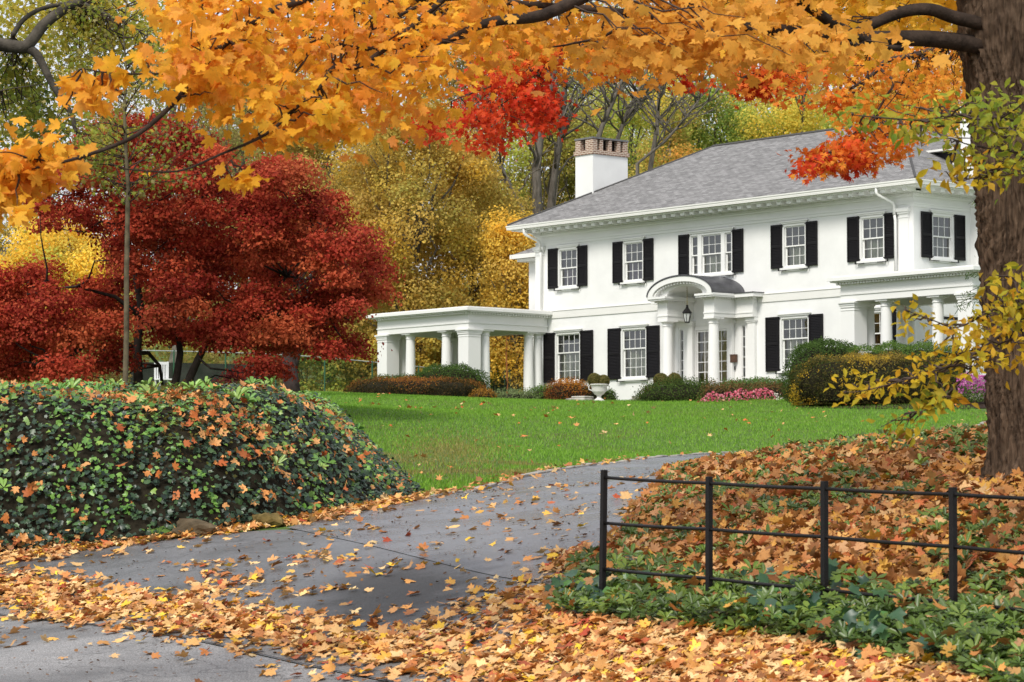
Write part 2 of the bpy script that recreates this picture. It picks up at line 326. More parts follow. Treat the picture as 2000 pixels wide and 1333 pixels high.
MULCH=mat('dark_mulch',(.035,.022,.016),.95,.1,nscale=16,namt=.6,bump=.8,bscale=40)
g1=np.r_[np.array([-2500,-900,-400,-200]),np.arange(-100,-26,6.),np.arange(-26,26,.4),np.arange(26,101,6.),np.array([200,400,900,2500])]
g2=np.r_[np.array([-600,-100,-20]),np.arange(-6,16,2.),np.arange(16,130,.4),np.arange(130,260,6.),np.array([300,500,1000,2800])]
tag(grid_mesh('lawn',g1,g2,LAWNM),kind='structure')
RE=np.array([(-5.55,30.),(-1.28,23.)]); rd=(RE[0]-RE[1])/np.linalg.norm(RE[0]-RE[1]); rn=np.array([-rd[1],rd[0]]); 
if rn[1]>0: rn=-rn
rp=lambda s,o: tuple(RE[1]+rd*s+rn*o)
ROADM=asphalt('road_asphalt',(.20,.197,.197),.6,.7); DRVM=asphalt('driveway_asphalt',(.12,.123,.133),.14); APRM=asphalt('apron_asphalt',(.115,.115,.12),.25)
ob,_,_=ribbon('road',[rp(-30,.0),rp(60,.0)],[rp(-30,9.),rp(60,9.)],ROADM,.016,n=240,k=30); tag(ob,kind='structure')
DL=[at(*p)[:2] for p in [(560,1028,35.0),(700,1002,37.0),(830,975,40),(1000,940,47),(1200,912,54),(1400,893,62),(1600,880,62.5),(1780,868,63.5),(1880,850,68),(1925,838,74),(1990,826,80)]]
DR=[at(*p)[:2] for p in [(1110,1150,25.6),(1200,1110,27.5),(1245,1055,30),(1290,1000,35),(1345,945,45),(1420,900,55),(1600,895,56),(1900,880,58),(2050,862,62),(2090,845,68),(2110,830,76)]]
AL0=(-9.2,36.0); AR0=rp(-4.5,0)
m0=.004
# the apron runs from the road edge up to the joint with the newer driveway surface
jl=at(560,1028,35.0)[:2]; jr=at(1110,1150,25.6)[:2]
APL=[AL0,at(-40,1100,34.6)[:2],at(200,1066,34.4)[:2],at(400,1050,34.7)[:2],jl]
ob,_,_=ribbon('apron',[rp(14.,-.02),rp(6,-.02),rp(-2,-.02),AR0],[APL[0],at(200,1066,34.4)[:2],jl,jr],APRM,.018,n=120,k=60); tag(ob,kind='structure')
ob,KL,KR=ribbon('driveway',DL,DR,DRVM,.024,n=220,k=40); tag(ob,kind='structure')
# joint strip: gutter patch along the road
ob,_,_=ribbon('gutter',[rp(-12,-.75),rp(16,-.75)],[rp(-12,-.04),rp(16,-.04)],asphalt('gutter_asphalt',(.15,.145,.14),.5),.022,n=120,k=6); tag(ob,kind='structure')
# kerb stones along the lawn side of the driveway
KERBM=mat('kerb_stone',(.30,.28,.25),.85,.2,nscale=4,namt=.45,bump=.5,bscale=30)
mb=MB(); rr=random.Random(3); i=26
dk=np.r_[0,np.cumsum(np.hypot(*np.diff(KL,axis=0).T))]; s=5.2
while s<dk[-1]-1:
    L_=rr.uniform(.35,.8); xs=[np.interp(t,dk,KL[:,0]) for t in (s,s+L_-.03)]; ys=[np.interp(t,dk,KL[:,1]) for t in (s,s+L_-.03)]
    d=Vector((xs[1]-xs[0],ys[1]-ys[0],0)).normalized(); nn=Vector((-d.y,d.x,0)); wd=rr.uniform(.11,.16); hh=rr.uniform(.03,.075)
    b=[]; 
    for z in (0,1):
        for (x,y,sg) in ((xs[0],ys[0],-.02),(xs[1],ys[1],-.02),(xs[1],ys[1],wd),(xs[0],ys[0],wd)):
            px=x+nn.x*sg; py=y+nn.y*sg; b.append((px,py,float(H(px,py))+(-.1 if z==0 else hh+rr.uniform(-.008,.008))))
    mb.add(b,[(0,3,2,1),(4,5,6,7),(0,1,5,4),(1,2,6,5),(2,3,7,6),(3,0,4,7)]); s+=L_
ob=mb.build('kerb',KERBM); bv=ob.modifiers.new('b','BEVEL'); bv.width=.012; bv.segments=2; tag(ob,kind='structure')
# planting soil under the ivy mound and under the leafy bank
tag(grid_mesh('ivy_bed_soil',np.arange(-22,0,.2),np.arange(33,66,.2),mat('ivy_soil_gap_shade',(.02,.017,.011),.95,.05,nscale=5,namt=.6,bump=.8,bscale=22),.07,keep=lambda x,y:sdist(x,y,MOUND)>-.22),kind='structure')  # soil colour darkened to stand in for shade between the ivy leaves
BANK=np.array([at(*p)[:2] for p in [(1085,1215,24.2),(1130,1160,25.6),(1205,1105,27.7),(1250,1055,30.2),(1295,1000,35.2),(1350,945,45.2),(1425,898,55.3)]]+[(8.5,50.),(14,44.),(14,20),(8,8),(5.0,12.)]+[at(*p)[:2] for p in [(2050,1372,17.6),(1800,1330,19.6),(1500,1300,21.3),(1250,1258,22.9)]])
tag(grid_mesh('bank_soil',np.arange(-1,15,.15),np.arange(8,57,.15),SOIL,.012,keep=lambda x,y:sdist(x,y,BANK)>-.1),kind='structure')
# ================================================================ house
hth=math.radians(40.4); HC=(13.886,95.2); HZ=5.3
AX=np.array([math.sin(hth),-math.cos(hth)]); AY=np.array([math.cos(hth),math.sin(hth)])
def hw(x,y,z=0): p=np.array(HC)+AX*x+AY*y; return (p[0],p[1],HZ+z)
HOUSE=empty('house',(HC[0],HC[1],HZ),-(math.pi/2-hth),'large white two storey stucco house with hipped grey roof, black shutters and arched entrance','house')
HW=19.9; HD=10.
UF=[(-17.99,.6,1.16,4.70,6.30,6),(-14.2,.6,1.14,4.70,6.30,6),(-5.66,.6,1.15,4.70,6.30,6),(-1.9,.6,1.15,4.70,6.30,6)]
GF=[(-18.0,.77,1.5,.97,2.95,8),(-14.18,.74,1.45,.97,2.95,8),(-5.68,.74,1.42,.97,2.95,8),(-1.93,.74,1.36,.97,2.95,8)]
GLASS=None
def glass(name,tint,refl=.35):
    m=bpy.data.materials.new(name); m.use_nodes=True; n=m.node_tree; n.nodes.remove(n.nodes['Principled BSDF']); out=n.nodes['Material Output']
    g=N(n,'BsdfGlossy',Roughness=.03); t=N(n,'BsdfTransparent'); t.inputs['Color'].default_value=tint+(1,); f=N(n,'Fresnel',IOR=1.5)
    a=N(n,'Math',operation='MULTIPLY_ADD'); a.inputs[1].default_value=1.2; a.inputs[2].default_value=refl*.25; n.links.new(f.outputs[0],a.inputs[0])
    z=N(n,'TexNoise',Scale=2.5); b=N(n,'Bump',Strength=.12,Distance=.05); n.links.new(z.outputs['Fac'],b.inputs['Height']); n.links.new(b.outputs[0],g.inputs['Normal'])
    x=N(n,'MixShader'); n.links.new(a.outputs[0],x.inputs[0]); n.links.new(t.outputs[0],x.inputs[1]); n.links.new(g.outputs[0],x.inputs[2]); n.links.new(x.outputs[0],out.inputs['Surface']); return m
GLASS=glass('window_glass',(.85,.88,.86)); LGLASS=glass('lantern_glass',(.8,.82,.8))
CURT=mat('cream_curtain',(.78,.78,.58),.9,.1,nscale=2,namt=.12); MAUVE=mat('mauve_curtain',(.34,.25,.33),.9,.1,nscale=2,namt=.25); ROSEC=mat('rose_blind',(.36,.22,.18),.9,.1,nscale=2,namt=.15); SHADE=mat('grey_roller_blind',(.115,.12,.105),.9,.1,nscale=3,namt=.15); BLIND=mat('pale_blind',(.40,.41,.37),.9,.1,nscale=2,namt=.1)
def wallgrid(mb,axis,c,a0,a1,z0,z1,holes,inward,rev=.2):
    """plane wall with rectangular openings and reveals. axis 'y': wall at y=c spanning x; axis 'x': wall at x=c spanning y"""
    A=sorted({a0,a1}|{h[0] for h in holes}|{h[1] for h in holes}); Z=sorted({z0,z1}|{h[2] for h in holes}|{h[3] for h in holes})
    P=(lambda a,z,d=0:(a,c+d*inward,z)) if axis=='y' else (lambda a,z,d=0:(c+d*inward,a,z))
    for i in range(len(A)-1):
        for j in range(len(Z)-1):
            am=(A[i]+A[i+1])/2; zm=(Z[j]+Z[j+1])/2
            if any(h[0]<am<h[1] and h[2]<zm<h[3] for h in holes): continue
            mb.quad(P(A[i],Z[j]),P(A[i+1],Z[j]),P(A[i+1],Z[j+1]),P(A[i],Z[j+1]))
    for h in holes:
        a,b,z,y=h; 
        mb.quad(P(a,z),P(a,z,rev),P(a,y,rev),P(a,y)); mb.quad(P(b,z),P(b,z,rev),P(b,y,rev),P(b,y)); mb.quad(P(a,y),P(a,y,rev),P(b,y,rev),P(b,y)); mb.quad(P(a,z),P(a,z,rev),P(b,z,rev),P(b,z))
W0=-.6; W1=6.95
fh=[(c-hw_,c+hw_,z0,z1) for c,hw_,ho,z0,z1,k in UF+GF]+[(-9.95-1.16,-9.95+1.16,4.70,6.30)]+[(-11.75,-8.15,.2,2.82)]
wl=MB(); wallgrid(wl,'y',0,-HW,0,W0,W1,fh,1)
wallgrid(wl,'x',0,0,HD,W0,W1,[(1.5-.6,1.5+.6,4.7,6.3),(6.2,7.4,4.7,6.3),(1.35,2.35,.2,2.75)],-1)
wallgrid(wl,'x',-HW,0,HD,W0,W1,[],1); wallgrid(wl,'y',HD,-HW,0,W0,W1,[],-1)
wl.build('wall',WHITE,HOUSE)
fl=MB(); fl.box(-HW+.02,-.02,.21,HD-.02,3.3,3.5); fl.box(-HW+.02,-.02,.21,HD-.02,.02,.1); fl.box(-HW+.1,-.1,3.4,3.5,.11,6.9); fl.box(-HW+.02,-.02,.21,HD-.02,6.6,6.7)
for x in (-16.1,-12.2,-7.4,-3.8): fl.box(x-.05,x+.05,.22,3.38,.12,6.55)
fl.build('interior',mat('interior_plaster',(.4,.35,.27),.9,.1),HOUSE)
def window(cx,hwid,z0,z1,pane_cols,kind,curt,T):
    """sash window built in local x (along wall) / y (depth, + inwards); T maps to house coordinates"""
    def bx(mb,a0,a1,d0,d1,z0_,z1_): 
        k=MB().box(a0,a1,d0,d1,z0_,z1_); mb.add([T(*v) for v in k.v],k.f)
    fr=MB(); bt=.09
    W_=hwid
    bx(fr,cx-W_,cx-W_+bt,-.025,.12,z0,z1); bx(fr,cx+W_-bt,cx+W_,-.025,.12,z0,z1); bx(fr,cx-W_+bt,cx+W_-bt,-.022,.12,z1-bt,z1); bx(fr,cx-W_+bt,cx+W_-bt,-.022,.12,z0,z0+.05)
    win=fr.build('window',TRIM,HOUSE)
    sl=MB(); bx(sl,cx-W_-.06,cx+W_+.06,-.11,-.026,z0-.075,z0-.005); bx(sl,cx-W_+.02,cx+W_-.02,-.06,-.001,z0-.13,z0-.077); sl.build('sill',TRIM,win)
    hd=MB(); bx(hd,cx-W_-.04,cx+W_+.04,-.07,-.026,z1+.003,z1+.05); bx(hd,cx-W_-.1,cx+W_+.1,-.10,-.028,z1+.053,z1+.095); hd.build('lintel',TRIM,win)
    a0,a1=cx-W_+bt,cx+W_-bt; zb,zt=z0+.05,z1-bt; zm=(zb+zt)/2
    if kind==8: zm=zb+(zt-zb)*.6-.0
    sa=MB(); ga=MB()
    def sash(x0,x1,za,zb_,d,cols,rows):
        s_=.045; bx(sa,x0,x0+s_,d,d+.04,za,zb_); bx(sa,x1-s_,x1,d,d+.04,za,zb_); bx(sa,x0+s_,x1-s_,d,d+.04,za,za+s_); bx(sa,x0+s_,x1-s_,d,d+.04,zb_-s_,zb_)
        for i in range(1,cols): x=x0+s_+(x1-x0-2*s_)*i/cols; bx(sa,x-.009,x+.009,d+.004,d+.034,za+s_,zb_-s_)
        for j in range(1,rows): z=za+s_+(zb_-za-2*s_)*j/rows; bx(sa,x0+s_,x1-s_,d+.008,d+.030,z-.009,z+.009)
        k=[T(x0+s_,d+.02,za+s_),T(x1-s_,d+.02,za+s_),T(x1-s_,d+.02,zb_-s_),T(x0+s_,d+.02,zb_-s_)]; ga.add(k,[(0,1,2,3)])
    spans=[(a0,a1,pane_cols)]
    if kind=='triple':
        spans=[(a0,cx-.72,1),(cx-.52,cx+.52,3),(cx+.72,a1,1)]; mu=MB()
        bx(mu,cx-.719,cx-.521,-.02,.1,zb,zt); bx(mu,cx+.521,cx+.719,-.02,.1,zb,zt); mu.build('mullion',TRIM,win)
    for (x0,x1,cc) in spans:
        sash(x0,x1,zm-.02,zt,.03,cc,2); sash(x0,x1,zb,zm+.02,.085,cc,3 if kind==8 else 2)
    sa.build('sash',TRIM,win); ga.build('pane',GLASS,win)
    if curt:
        cu=MB(); n=46; vs=[];fs=[]
        for i in range(n+1):
            x=a0-.1+(a1-a0+.2)*i/n; d=.34+.03*math.sin(i*1.1)+.02*math.sin(i*2.7)
            gap=abs((x-cx)/(a1-a0))<.045
            vs+=[T(x,d+(.25 if gap else 0),zb-.1),T(x,d+(.25 if gap else 0),zt+.1)]
        fs=[(2*i,2*i+2,2*i+3,2*i+1) for i in range(n)]; cu.add(vs,fs); cu.build('curtain',curt,win)
        bl=MB(); bx(bl,a0-.08,a1+.08,.24,.25,zm-.02,zt+.1); bl.build('roller_blind',SHADE,win)
    if kind!='side' :
        pass
    return win
def shutter(x0,x1,z0,z1,T,left):
    mb=MB()
    def bx(a0,a1,d0,d1,za,zb):
        k=MB().box(a0,a1,d0,d1,za,zb); mb.add([T(*v) for v in k.v],k.f)
    s_=.055; yo=-.075; yi=-.03
    bx(x0,x0+s_,yo,yi,z0,z1); bx(x1-s_,x1,yo,yi,z0,z1); zm=z0+(z1-z0)*.5
    for a,b in ((z0,z0+.09),(zm-.045,zm+.045),(z1-.08,z1)): bx(x0+s_,x1-s_,yo+.003,yi-.003,a,b)
    for a,b in ((z0+.09,zm-.045),(zm+.045,z1-.08)):
        n=int((b-a)/.055); h=(b-a)/n
        for i in range(n):
            z=a+h*i; k=[(x0+s_,yo+.008,z),(x1-s_,yo+.008,z),(x1-s_,yo+.036,z+h*1.05),(x0+s_,yo+.036,z+h*1.05),(x0+s_,yo+.015,z-.004),(x1-s_,yo+.015,z-.004),(x1-s_,yo+.043,z+h*1.05),(x0+s_,yo+.043,z+h*1.05)]
            mb.add([T(*v) for v in k],[(0,1,2,3),(4,7,6,5),(0,4,5,1),(3,2,6,7)])
    sh=mb.build('shutter',BLACK,HOUSE)
    hk=MB()
    def b2(a0,a1,d0,d1,za,zb):
        k=MB().box(a0,a1,d0,d1,za,zb); hk.add([T(*v) for v in k.v],k.f)
    xi=x1 if left else x0; sg=-1 if left else 1
    b2(min(xi+sg*.14,xi+sg*.165),max(xi+sg*.14,xi+sg*.165),-.09,-.06,z0-.1,z0); b2(min(xi-sg*.3,xi+sg*.14),max(xi-sg*.3,xi+sg*.14),-.125,-.112,z0-.1,z0-.075)
    hk.build('shutter_hook',IRON,sh)
    for z in (z0+.06,z1-.06): hk=MB(); b2(min(xi,xi-sg*.06),max(xi,xi-sg*.06),-.07,-.045,z-.015,z+.015); hk.build('hinge',IRON,sh)
TF=lambda x,y,z:(x,y,z)
TS=lambda a,d,z:(-d,a,z)          # side wall x=0: along y, outward +x
curts=[MAUVE,MAUVE,CURT,CURT]
for (c,hw_,ho,z0,z1,k),cu in zip(UF,curts):
    window(c,hw_,z0,z1,3,6,cu,TF); shutter(c-ho,c-hw_-.005,z0,z1,TF,True); shutter(c+hw_+.005,c+ho,z0,z1,TF,False)
for (c,hw_,ho,z0,z1,k),cu in zip(GF,[CURT,CURT,CURT,ROSEC]):
    window(c,hw_,z0,z1,4,8,cu,TF); shutter(c-ho,c-hw_-.005,z0,z1,TF,True); shutter(c+hw_+.005,c+ho,z0,z1,TF,False)
window(-9.95,1.16,4.7,6.3,3,'triple',CURT,TF); shutter(-9.95-1.71,-9.95-1.165,4.7,6.3,TF,True); shutter(-9.95+1.165,-9.95+1.71,4.7,6.3,TF,False)
for c in (1.5,6.8):
    window(c,.6,4.7,6.3,3,6,BLIND,TS); shutter(c-1.15,c-.605,4.7,6.3,TS,True); shutter(c+.605,c+1.15,4.7,6.3,TS,False)
def ring(mb,o0,o1,z0,z1,x0=-HW,x1=0.,y0=0.,y1=HD):
    """rectangular ring of boxes around a footprint between outsets o0<o1"""
    mb.box(x0-o1,x1+o1,y0-o1,y0-o0,z0,z1); mb.box(x0-o1,x1+o1,y1+o0,y1+o1,z0,z1)
    mb.box(x0-o1,x0-o0,y0-o0,y1+o0,z0,z1); mb.box(x1+o0,x1+o1,y0-o0,y1+o0,z0,z1)
def dentils(mb,o,d,z0,z1,step,wd,x0,x1,y0,y1,sides='fr'):
    n=int((x1-x0+2*o)/step)
    if 'f' in sides:
        for i in range(n+1): x=x0-o+step*i; mb.box(x,x+wd,y0-o-d,y0-o+.001,z0,z1)
    n=int((y1-y0+2*o)/step)
    for i in range(n+1):
        y=y0-o+step*i
        if 'r' in sides: mb.box(x1+o-.001,x1+o+d,y,y+wd,z0,z1)
        if 'l' in sides: mb.box(x0-o-d,x0-o+.001,y,y+wd,z0,z1)
co=MB(); ring(co,0.001,.03,6.44,6.54); ring(co,.001,.05,6.542,6.60); ring(co,.001,.06,6.80,6.86); ring(co,.001,.10,6.86,6.93); ring(co,.001,.17,6.932,6.99)
dentils(co,.098,.045,6.868,6.925,.082,.045,-HW,0,0,HD,'fr')
ring(co,.001,.72,7.07,7.12)
n=int(HW/.5)
for i in range(n+2): x=-HW-.05+i*.5; co.box(x,x+.21,-.64,-.17,6.945,7.068)
for i in range(int(HD/.5)+1): y=.2+i*.5; co.box(.17,.64,y,y+.21,6.945,7.068)
co.build('cornice',TRIM,HOUSE)
gu=MB(); ring(gu,.72,.86,7.122,7.16); ring(gu,.82,.865,7.162,7.27); ring(gu,.865,.885,7.235,7.285); gu.build('gutter',BAND,HOUSE)
for a_,b_ in ((-HW+.5,-12.35),(-7.5,-.28)):
    sc_=MB(); sc_.box(a_,b_,-.035,-.001,3.52,3.80); sc_.box(a_,b_,-.055,-.001,3.801,3.83); sc_.build('string_course',BAND,HOUSE)
# roof
def shingles(name,c=(.215,.21,.208)):
    m,n,p,out=nodes(name); u=N(n,'UVMap'); b=N(n,'TexBrick',Scale=1.); n.links.new(u.outputs[0],b.inputs['Vector'])
    b.inputs['Brick Width'].default_value=.34; b.inputs['Row Height'].default_value=.14; b.inputs['Mortar Size'].default_value=.007; b.offset=.5
    b.inputs['Color1'].default_value=tuple(x*1.18 for x in c)+(1,); b.inputs['Color2'].default_value=tuple(x*.72 for x in c)+(1,); b.inputs['Mortar'].default_value=tuple(x*.35 for x in c)+(1,); b.inputs['Bias'].default_value=-.1
    z=N(n,'TexNoise',Scale=11.,Detail=6); mp=N(n,'Mapping'); mp.inputs['Scale'].default_value=(.3,1.3,1); n.links.new(u.outputs[0],mp.inputs[0]); n.links.new(mp.outputs[0],z.inputs['Vector']); mr=N(n,'MapRange'); mr.inputs['From Min'].default_value=.3; mr.inputs['From Max'].default_value=.7; mr.inputs['To Min'].default_value=.68; mr.inputs['To Max'].default_value=1.3; n.links.new(z.outputs['Fac'],mr.inputs['Value'])
    h=N(n,'HueSaturation'); n.links.new(b.outputs['Color'],h.inputs['Color']); n.links.new(mr.outputs[0],h.inputs['Value']); n.links.new(h.outputs[0],p.inputs['Base Color'])
    p.inputs['Roughness'].default_value=.85; p.inputs['Specular IOR Level'].default_value=.2
    bb=N(n,'Bump',Strength=.7,Distance=.02); n.links.new(b.outputs['Fac'],bb.inputs['Height']); bb.invert=True; n.links.new(bb.outputs[0],p.inputs['Normal']); return m
SHING=shingles('grey_asphalt_shingles'); SHAKE=shingles('dark_slate_shingles',(.09,.085,.095))
def hiproof(name,x0,x1,y0,y1,ze,zr,m,parent,ridge_along='x',thick=.06):
    h=(y1-y0)/2; ym=(y0+y1)/2
    A=[(x0,y0,ze),(x1,y0,ze),(x1,y1,ze),(x0,y1,ze)]; R0=(x0+h,ym,zr); R1=(x1-h,ym,zr)
    if x1-x0<=2*h+.01: R0=R1=((x0+x1)/2,ym,zr)
    # split long rows so that the roof is not perfectly flat
    me=bpy.data.meshes.new(name); bmm=bmesh.new(); uvl=bmm.loops.layers.uv.new('UVMap')
    def face(pts,o,ud,vd):
        vs=[bmm.verts.new(p) for p in pts]; f=bmm.faces.new(vs)
        for l in f.loops:
            d=Vector(l.vert.co)-Vector(o); l[uvl].uv=(d.dot(ud),d.dot(vd))
    sl=math.hypot(h,zr-ze); vy=Vector((0,h/sl,(zr-ze)/sl))
    face([A[0],A[1],R1,R0],A[0],Vector((1,0,0)),vy); face([A[2],A[3],R0,R1],A[2],Vector((-1,0,0)),Vector((0,-h/sl,(zr-ze)/sl)))
    face([A[1],A[2],R1],A[1],Vector((0,1,0)),Vector((-h/sl,0,(zr-ze)/sl))); face([A[3],A[0],R0],A[3],Vector((0,-1,0)),Vector((h/sl,0,(zr-ze)/sl)))
    bmm.to_mesh(me); bmm.free(); me.materials.append(m); ob=bpy.data.objects.new(name,me); SC.collection.objects.link(ob); ob.parent=parent
    so=ob.modifiers.new('s','SOLIDIFY'); so.thickness=thick; so.offset=-1
    return ob,R0,R1
RF,R0,R1=hiproof('roof',-HW-.84,.84,-.84,HD+.84,7.30,10.42,SHING,HOUSE)
mb=MB(); mb.tube([(R0[0],R0[1],R0[2]+.0),(R1[0],R1[1],R1[2])],.07,6)
for a,b in (((-HW-.84,-.84,7.32),R0),((.84,-.84,7.32),R1),((.84,HD+.84,7.32),R1),((-HW-.84,HD+.84,7.32),R0)): mb.tube([a,b],.045,6)
mb.build('ridge_cap',SHING,RF)
# chimneys
BRICK=mat('brick',(.33,.19,.13),.9,.1); 
def brickmat():
    m,n,p,out=nodes('chimney_brick'); tc=N(n,'TexCoord'); mp=N(n,'Mapping'); mp.inputs['Rotation'].default_value=(math.pi/2,0,0)
    # blend x and y so that both faces show courses
    sx=N(n,'SeparateXYZ'); cx_=N(n,'CombineXYZ'); ad=N(n,'Math',operation='ADD'); n.links.new(tc.outputs['Object'],sx.inputs[0]); n.links.new(sx.outputs['X'],ad.inputs[0]); n.links.new(sx.outputs['Y'],ad.inputs[1]); n.links.new(ad.outputs[0],cx_.inputs['X']); n.links.new(sx.outputs['Z'],cx_.inputs['Y'])
    b=N(n,'TexBrick',Scale=1.); n.links.new(cx_.outputs[0],b.inputs['Vector']); b.inputs['Brick Width'].default_value=.21; b.inputs['Row Height'].default_value=.072; b.inputs['Mortar Size'].default_value=.013
    b.inputs['Color1'].default_value=(.30,.17,.12,1); b.inputs['Color2'].default_value=(.18,.085,.055,1); b.inputs['Mortar'].default_value=(.62,.54,.44,1); n.links.new(b.outputs['Color'],p.inputs['Base Color']); p.inputs['Roughness'].default_value=.9
    return m
BRK=brickmat(); SLATE=mat('slate_cap',(.16,.16,.165),.7,.3,nscale=6,namt=.3)
def chimney(x0,x1,y0,y1,zb,zw,zt):
    ch=MB().box(x0,x1,y0,y1,zb,zw).build('chimney',WHITE,HOUSE)
    b=MB(); e=.05; b.box(x0-e,x1+e,y0-e,y1+e,zw+.001,zw+.17); t=.17; zz=zw+.171
    # arcaded stack: piers with dark flue openings between them
    b.box(x0+.25,x1-.25,y0+.25,y1-.25,zz,zz+.06)
    ys=np.linspace(y0,y1,5)
    for i,y in enumerate(ys):
        w_=.16 if 0<i<4 else .24; ya=min(max(y-w_/2,y0),y1-w_); b.box(x0,x0+.2,ya,ya+w_,zz,zt-.07); b.box(x1-.2,x1,ya,ya+w_,zz,zt-.07)
    for (xa,xb) in ((x0+.2,x0+.3),(x1-.45,x1-.2)): 
        b.box(xa,xb,y0+.001,y0+.2,zz,zt-.07); b.box(xa,xb,y1-.2,y1-.001,zz,zt-.07)
    b.build('brick_crown',BRK,ch); MB().box(x0+.3,x1-.3,y0+.3,y1-.3,zz+.062,zt-.071).build('flue',DBARK,ch); MB().box(x0-.03,x1+.03,y0-.03,y1+.03,zt-.069,zt).build('cap',SLATE,ch)
chimney(-19.3,-18.25,1.55,3.45,6.5,10.17,10.86); chimney(-.42,.6,3.0,4.9,-.3,10.35,11.0)
# dormer on the right slope
dm=MB(); dm.box(-4.6,-.95,3.25,6.6,7.4,8.82); D=dm.build('dormer',SHAKE,HOUSE)
MB().box(-.96,-.80,3.20,6.65,7.4,8.8).build('dormer_front',TRIM,D); hiproof('dormer_roof',-6.,-.55,2.95,6.9,8.83,9.55,SHING,D)
tr=MB(); ring(tr,.0,.3,8.74,8.82,-4.6,-.95,3.25,6.6); tr.build('dormer_eave',BAND,D)
# corner pilasters and downpipes
def pil(x0,x1,z0,z1,y=-.07):
    m_=MB(); m_.box(x0,x1,y,-.002,z0,z1-.34); m_.box(x0-.02,x1+.02,y-.02,-.002,z1-.339,z1-.30); m_.box(x0,x1,y-.005,-.002,z1-.299,z1-.2); m_.box(x0-.04,x1+.04,y-.05,-.002,z1-.199,z1-.13); m_.box(x0-.08,x1+.08,y-.09,-.002,z1-.129,z1); return m_
pil(-HW,-HW+.46,3.86,6.42).build('pilaster',TRIM,HOUSE); pil(-.62,-.2,3.86,6.42).build('pilaster',TRIM,HOUSE)
for x in (-HW+.42,-.72):
    m_=MB(); m_.tube([(x-.28,-.79,7.15),(x-.28,-.79,6.95),(x-.26,-.74,6.88),(x,-.26,6.62),(x,-.19,6.52),(x,-.19,6.2)],.052,8); m_.tube([(x,-.17,6.2),(x,-.13,6.0),(x,-.13,3.9)],.05,8)
    if x<-5: m_.tube([(x+.05,-.12,3.8),(x+.05,-.12,.1)],.05,8)
    m_.build('downpipe',TRIM,HOUSE,True)
# recessed wing on the far left
wg=MB().box(-22.7,-HW-.002,2.,8.5,-.5,6.2).build('side_wing',WHITE,HOUSE)
hiproof('wing_roof',-23.1,-17.,1.5,9.,6.44,8.2,SHING,wg); m_=MB(); m_.box(-23.1,-HW-.004,1.38,1.52,6.25,6.42); m_.box(-23.2,-23.08,1.38,9.,6.25,6.42); m_.box(-22.9,-HW-.004,1.53,1.995,6.12,6.24); m_.build('wing_gutter',BAND,wg)
# ---------------------------------------------------------------- porches
PORCHM=mat('porch_ceiling',(.62,.62,.56),.7,.2); STONE=mat('porch_stone',(.33,.30,.26),.85,.2,nscale=3,namt=.3)
def column(x,y,z0,z1,r,parent):
    m_=MB(); m_.box(x-r*1.35,x+r*1.35,y-r*1.35,y+r*1.35,z0,z0+.07)
    pr=[(r*1.3,z0+.071),(r*1.32,z0+.12),(r*1.12,z0+.16),(r*1.02,z0+.18)]; h=z1-z0
    for i in range(9):
        t=i/8; pr.append((r*(1-.16*t**1.8),z0+.19+(h-.19-.23)*t))
    rt=r*.84; pr+=[(rt*1.14,z1-.225),(rt*1.14,z1-.2),(rt,z1-.19),(rt,z1-.13),(rt*1.2,z1-.1),(rt*1.35,z1-.06)]
    m_.lathe(x,y,pr,24); m_.box(x-r*1.25,x+r*1.25,y-r*1.25,y+r*1.25,z1-.059,z1-.002); return m_.build('column',TRIM,parent)
def pillar(x0,x1,y0,y1,z0,z1,parent,name='pillar'):
    m_=MB(); m_.box(x0,x1,y0,y1,z0+.16,z1-.2); m_.box(x0-.04,x1+.04,y0-.04,y1+.04,z0,z0+.159); m_.box(x0-.03,x1+.03,y0-.03,y1+.03,z1-.199,z1-.13); m_.box(x0-.05,x1+.05,y0-.05,y1+.05,z1-.129,z1-.06); m_.box(x0-.09,x1+.09,y0-.09,y1+.09,z1-.059,z1-.001)
    m_.box(x0-.015,x1+.015,y0-.015,y1+.015,z1-.30,z1-.27); return m_.build(name,TRIM,parent)
def entab(x0,x1,y0,y1,zb,zt,parent,dent='flr',o=.33,sp=.135):
    m_=MB(); t=.42; k=zt-zb
    ring(m_,-t,0,zb,zb+k*.27,x0,x1,y0,y1); ring(m_,-t,.03,zb+k*.271,zb+k*.33,x0,x1,y0,y1); ring(m_,-t,.0,zb+k*.331,zb+k*.72,x0,x1,y0,y1)
    ring(m_,-t,.03,zb+k*.721,zb+k*.80,x0,x1,y0,y1); dentils(m_,.03,.14,zb+k*.71,zb+k*.795,sp,sp*.48,x0,x1,y0,y1,dent)
    ring(m_,-t,o*.75,zb+k*.801,zb+k*.86,x0,x1,y0,y1); ring(m_,-t,o,zb+k*.861,zt,x0,x1,y0,y1); return m_.build('entablature',TRIM,parent)
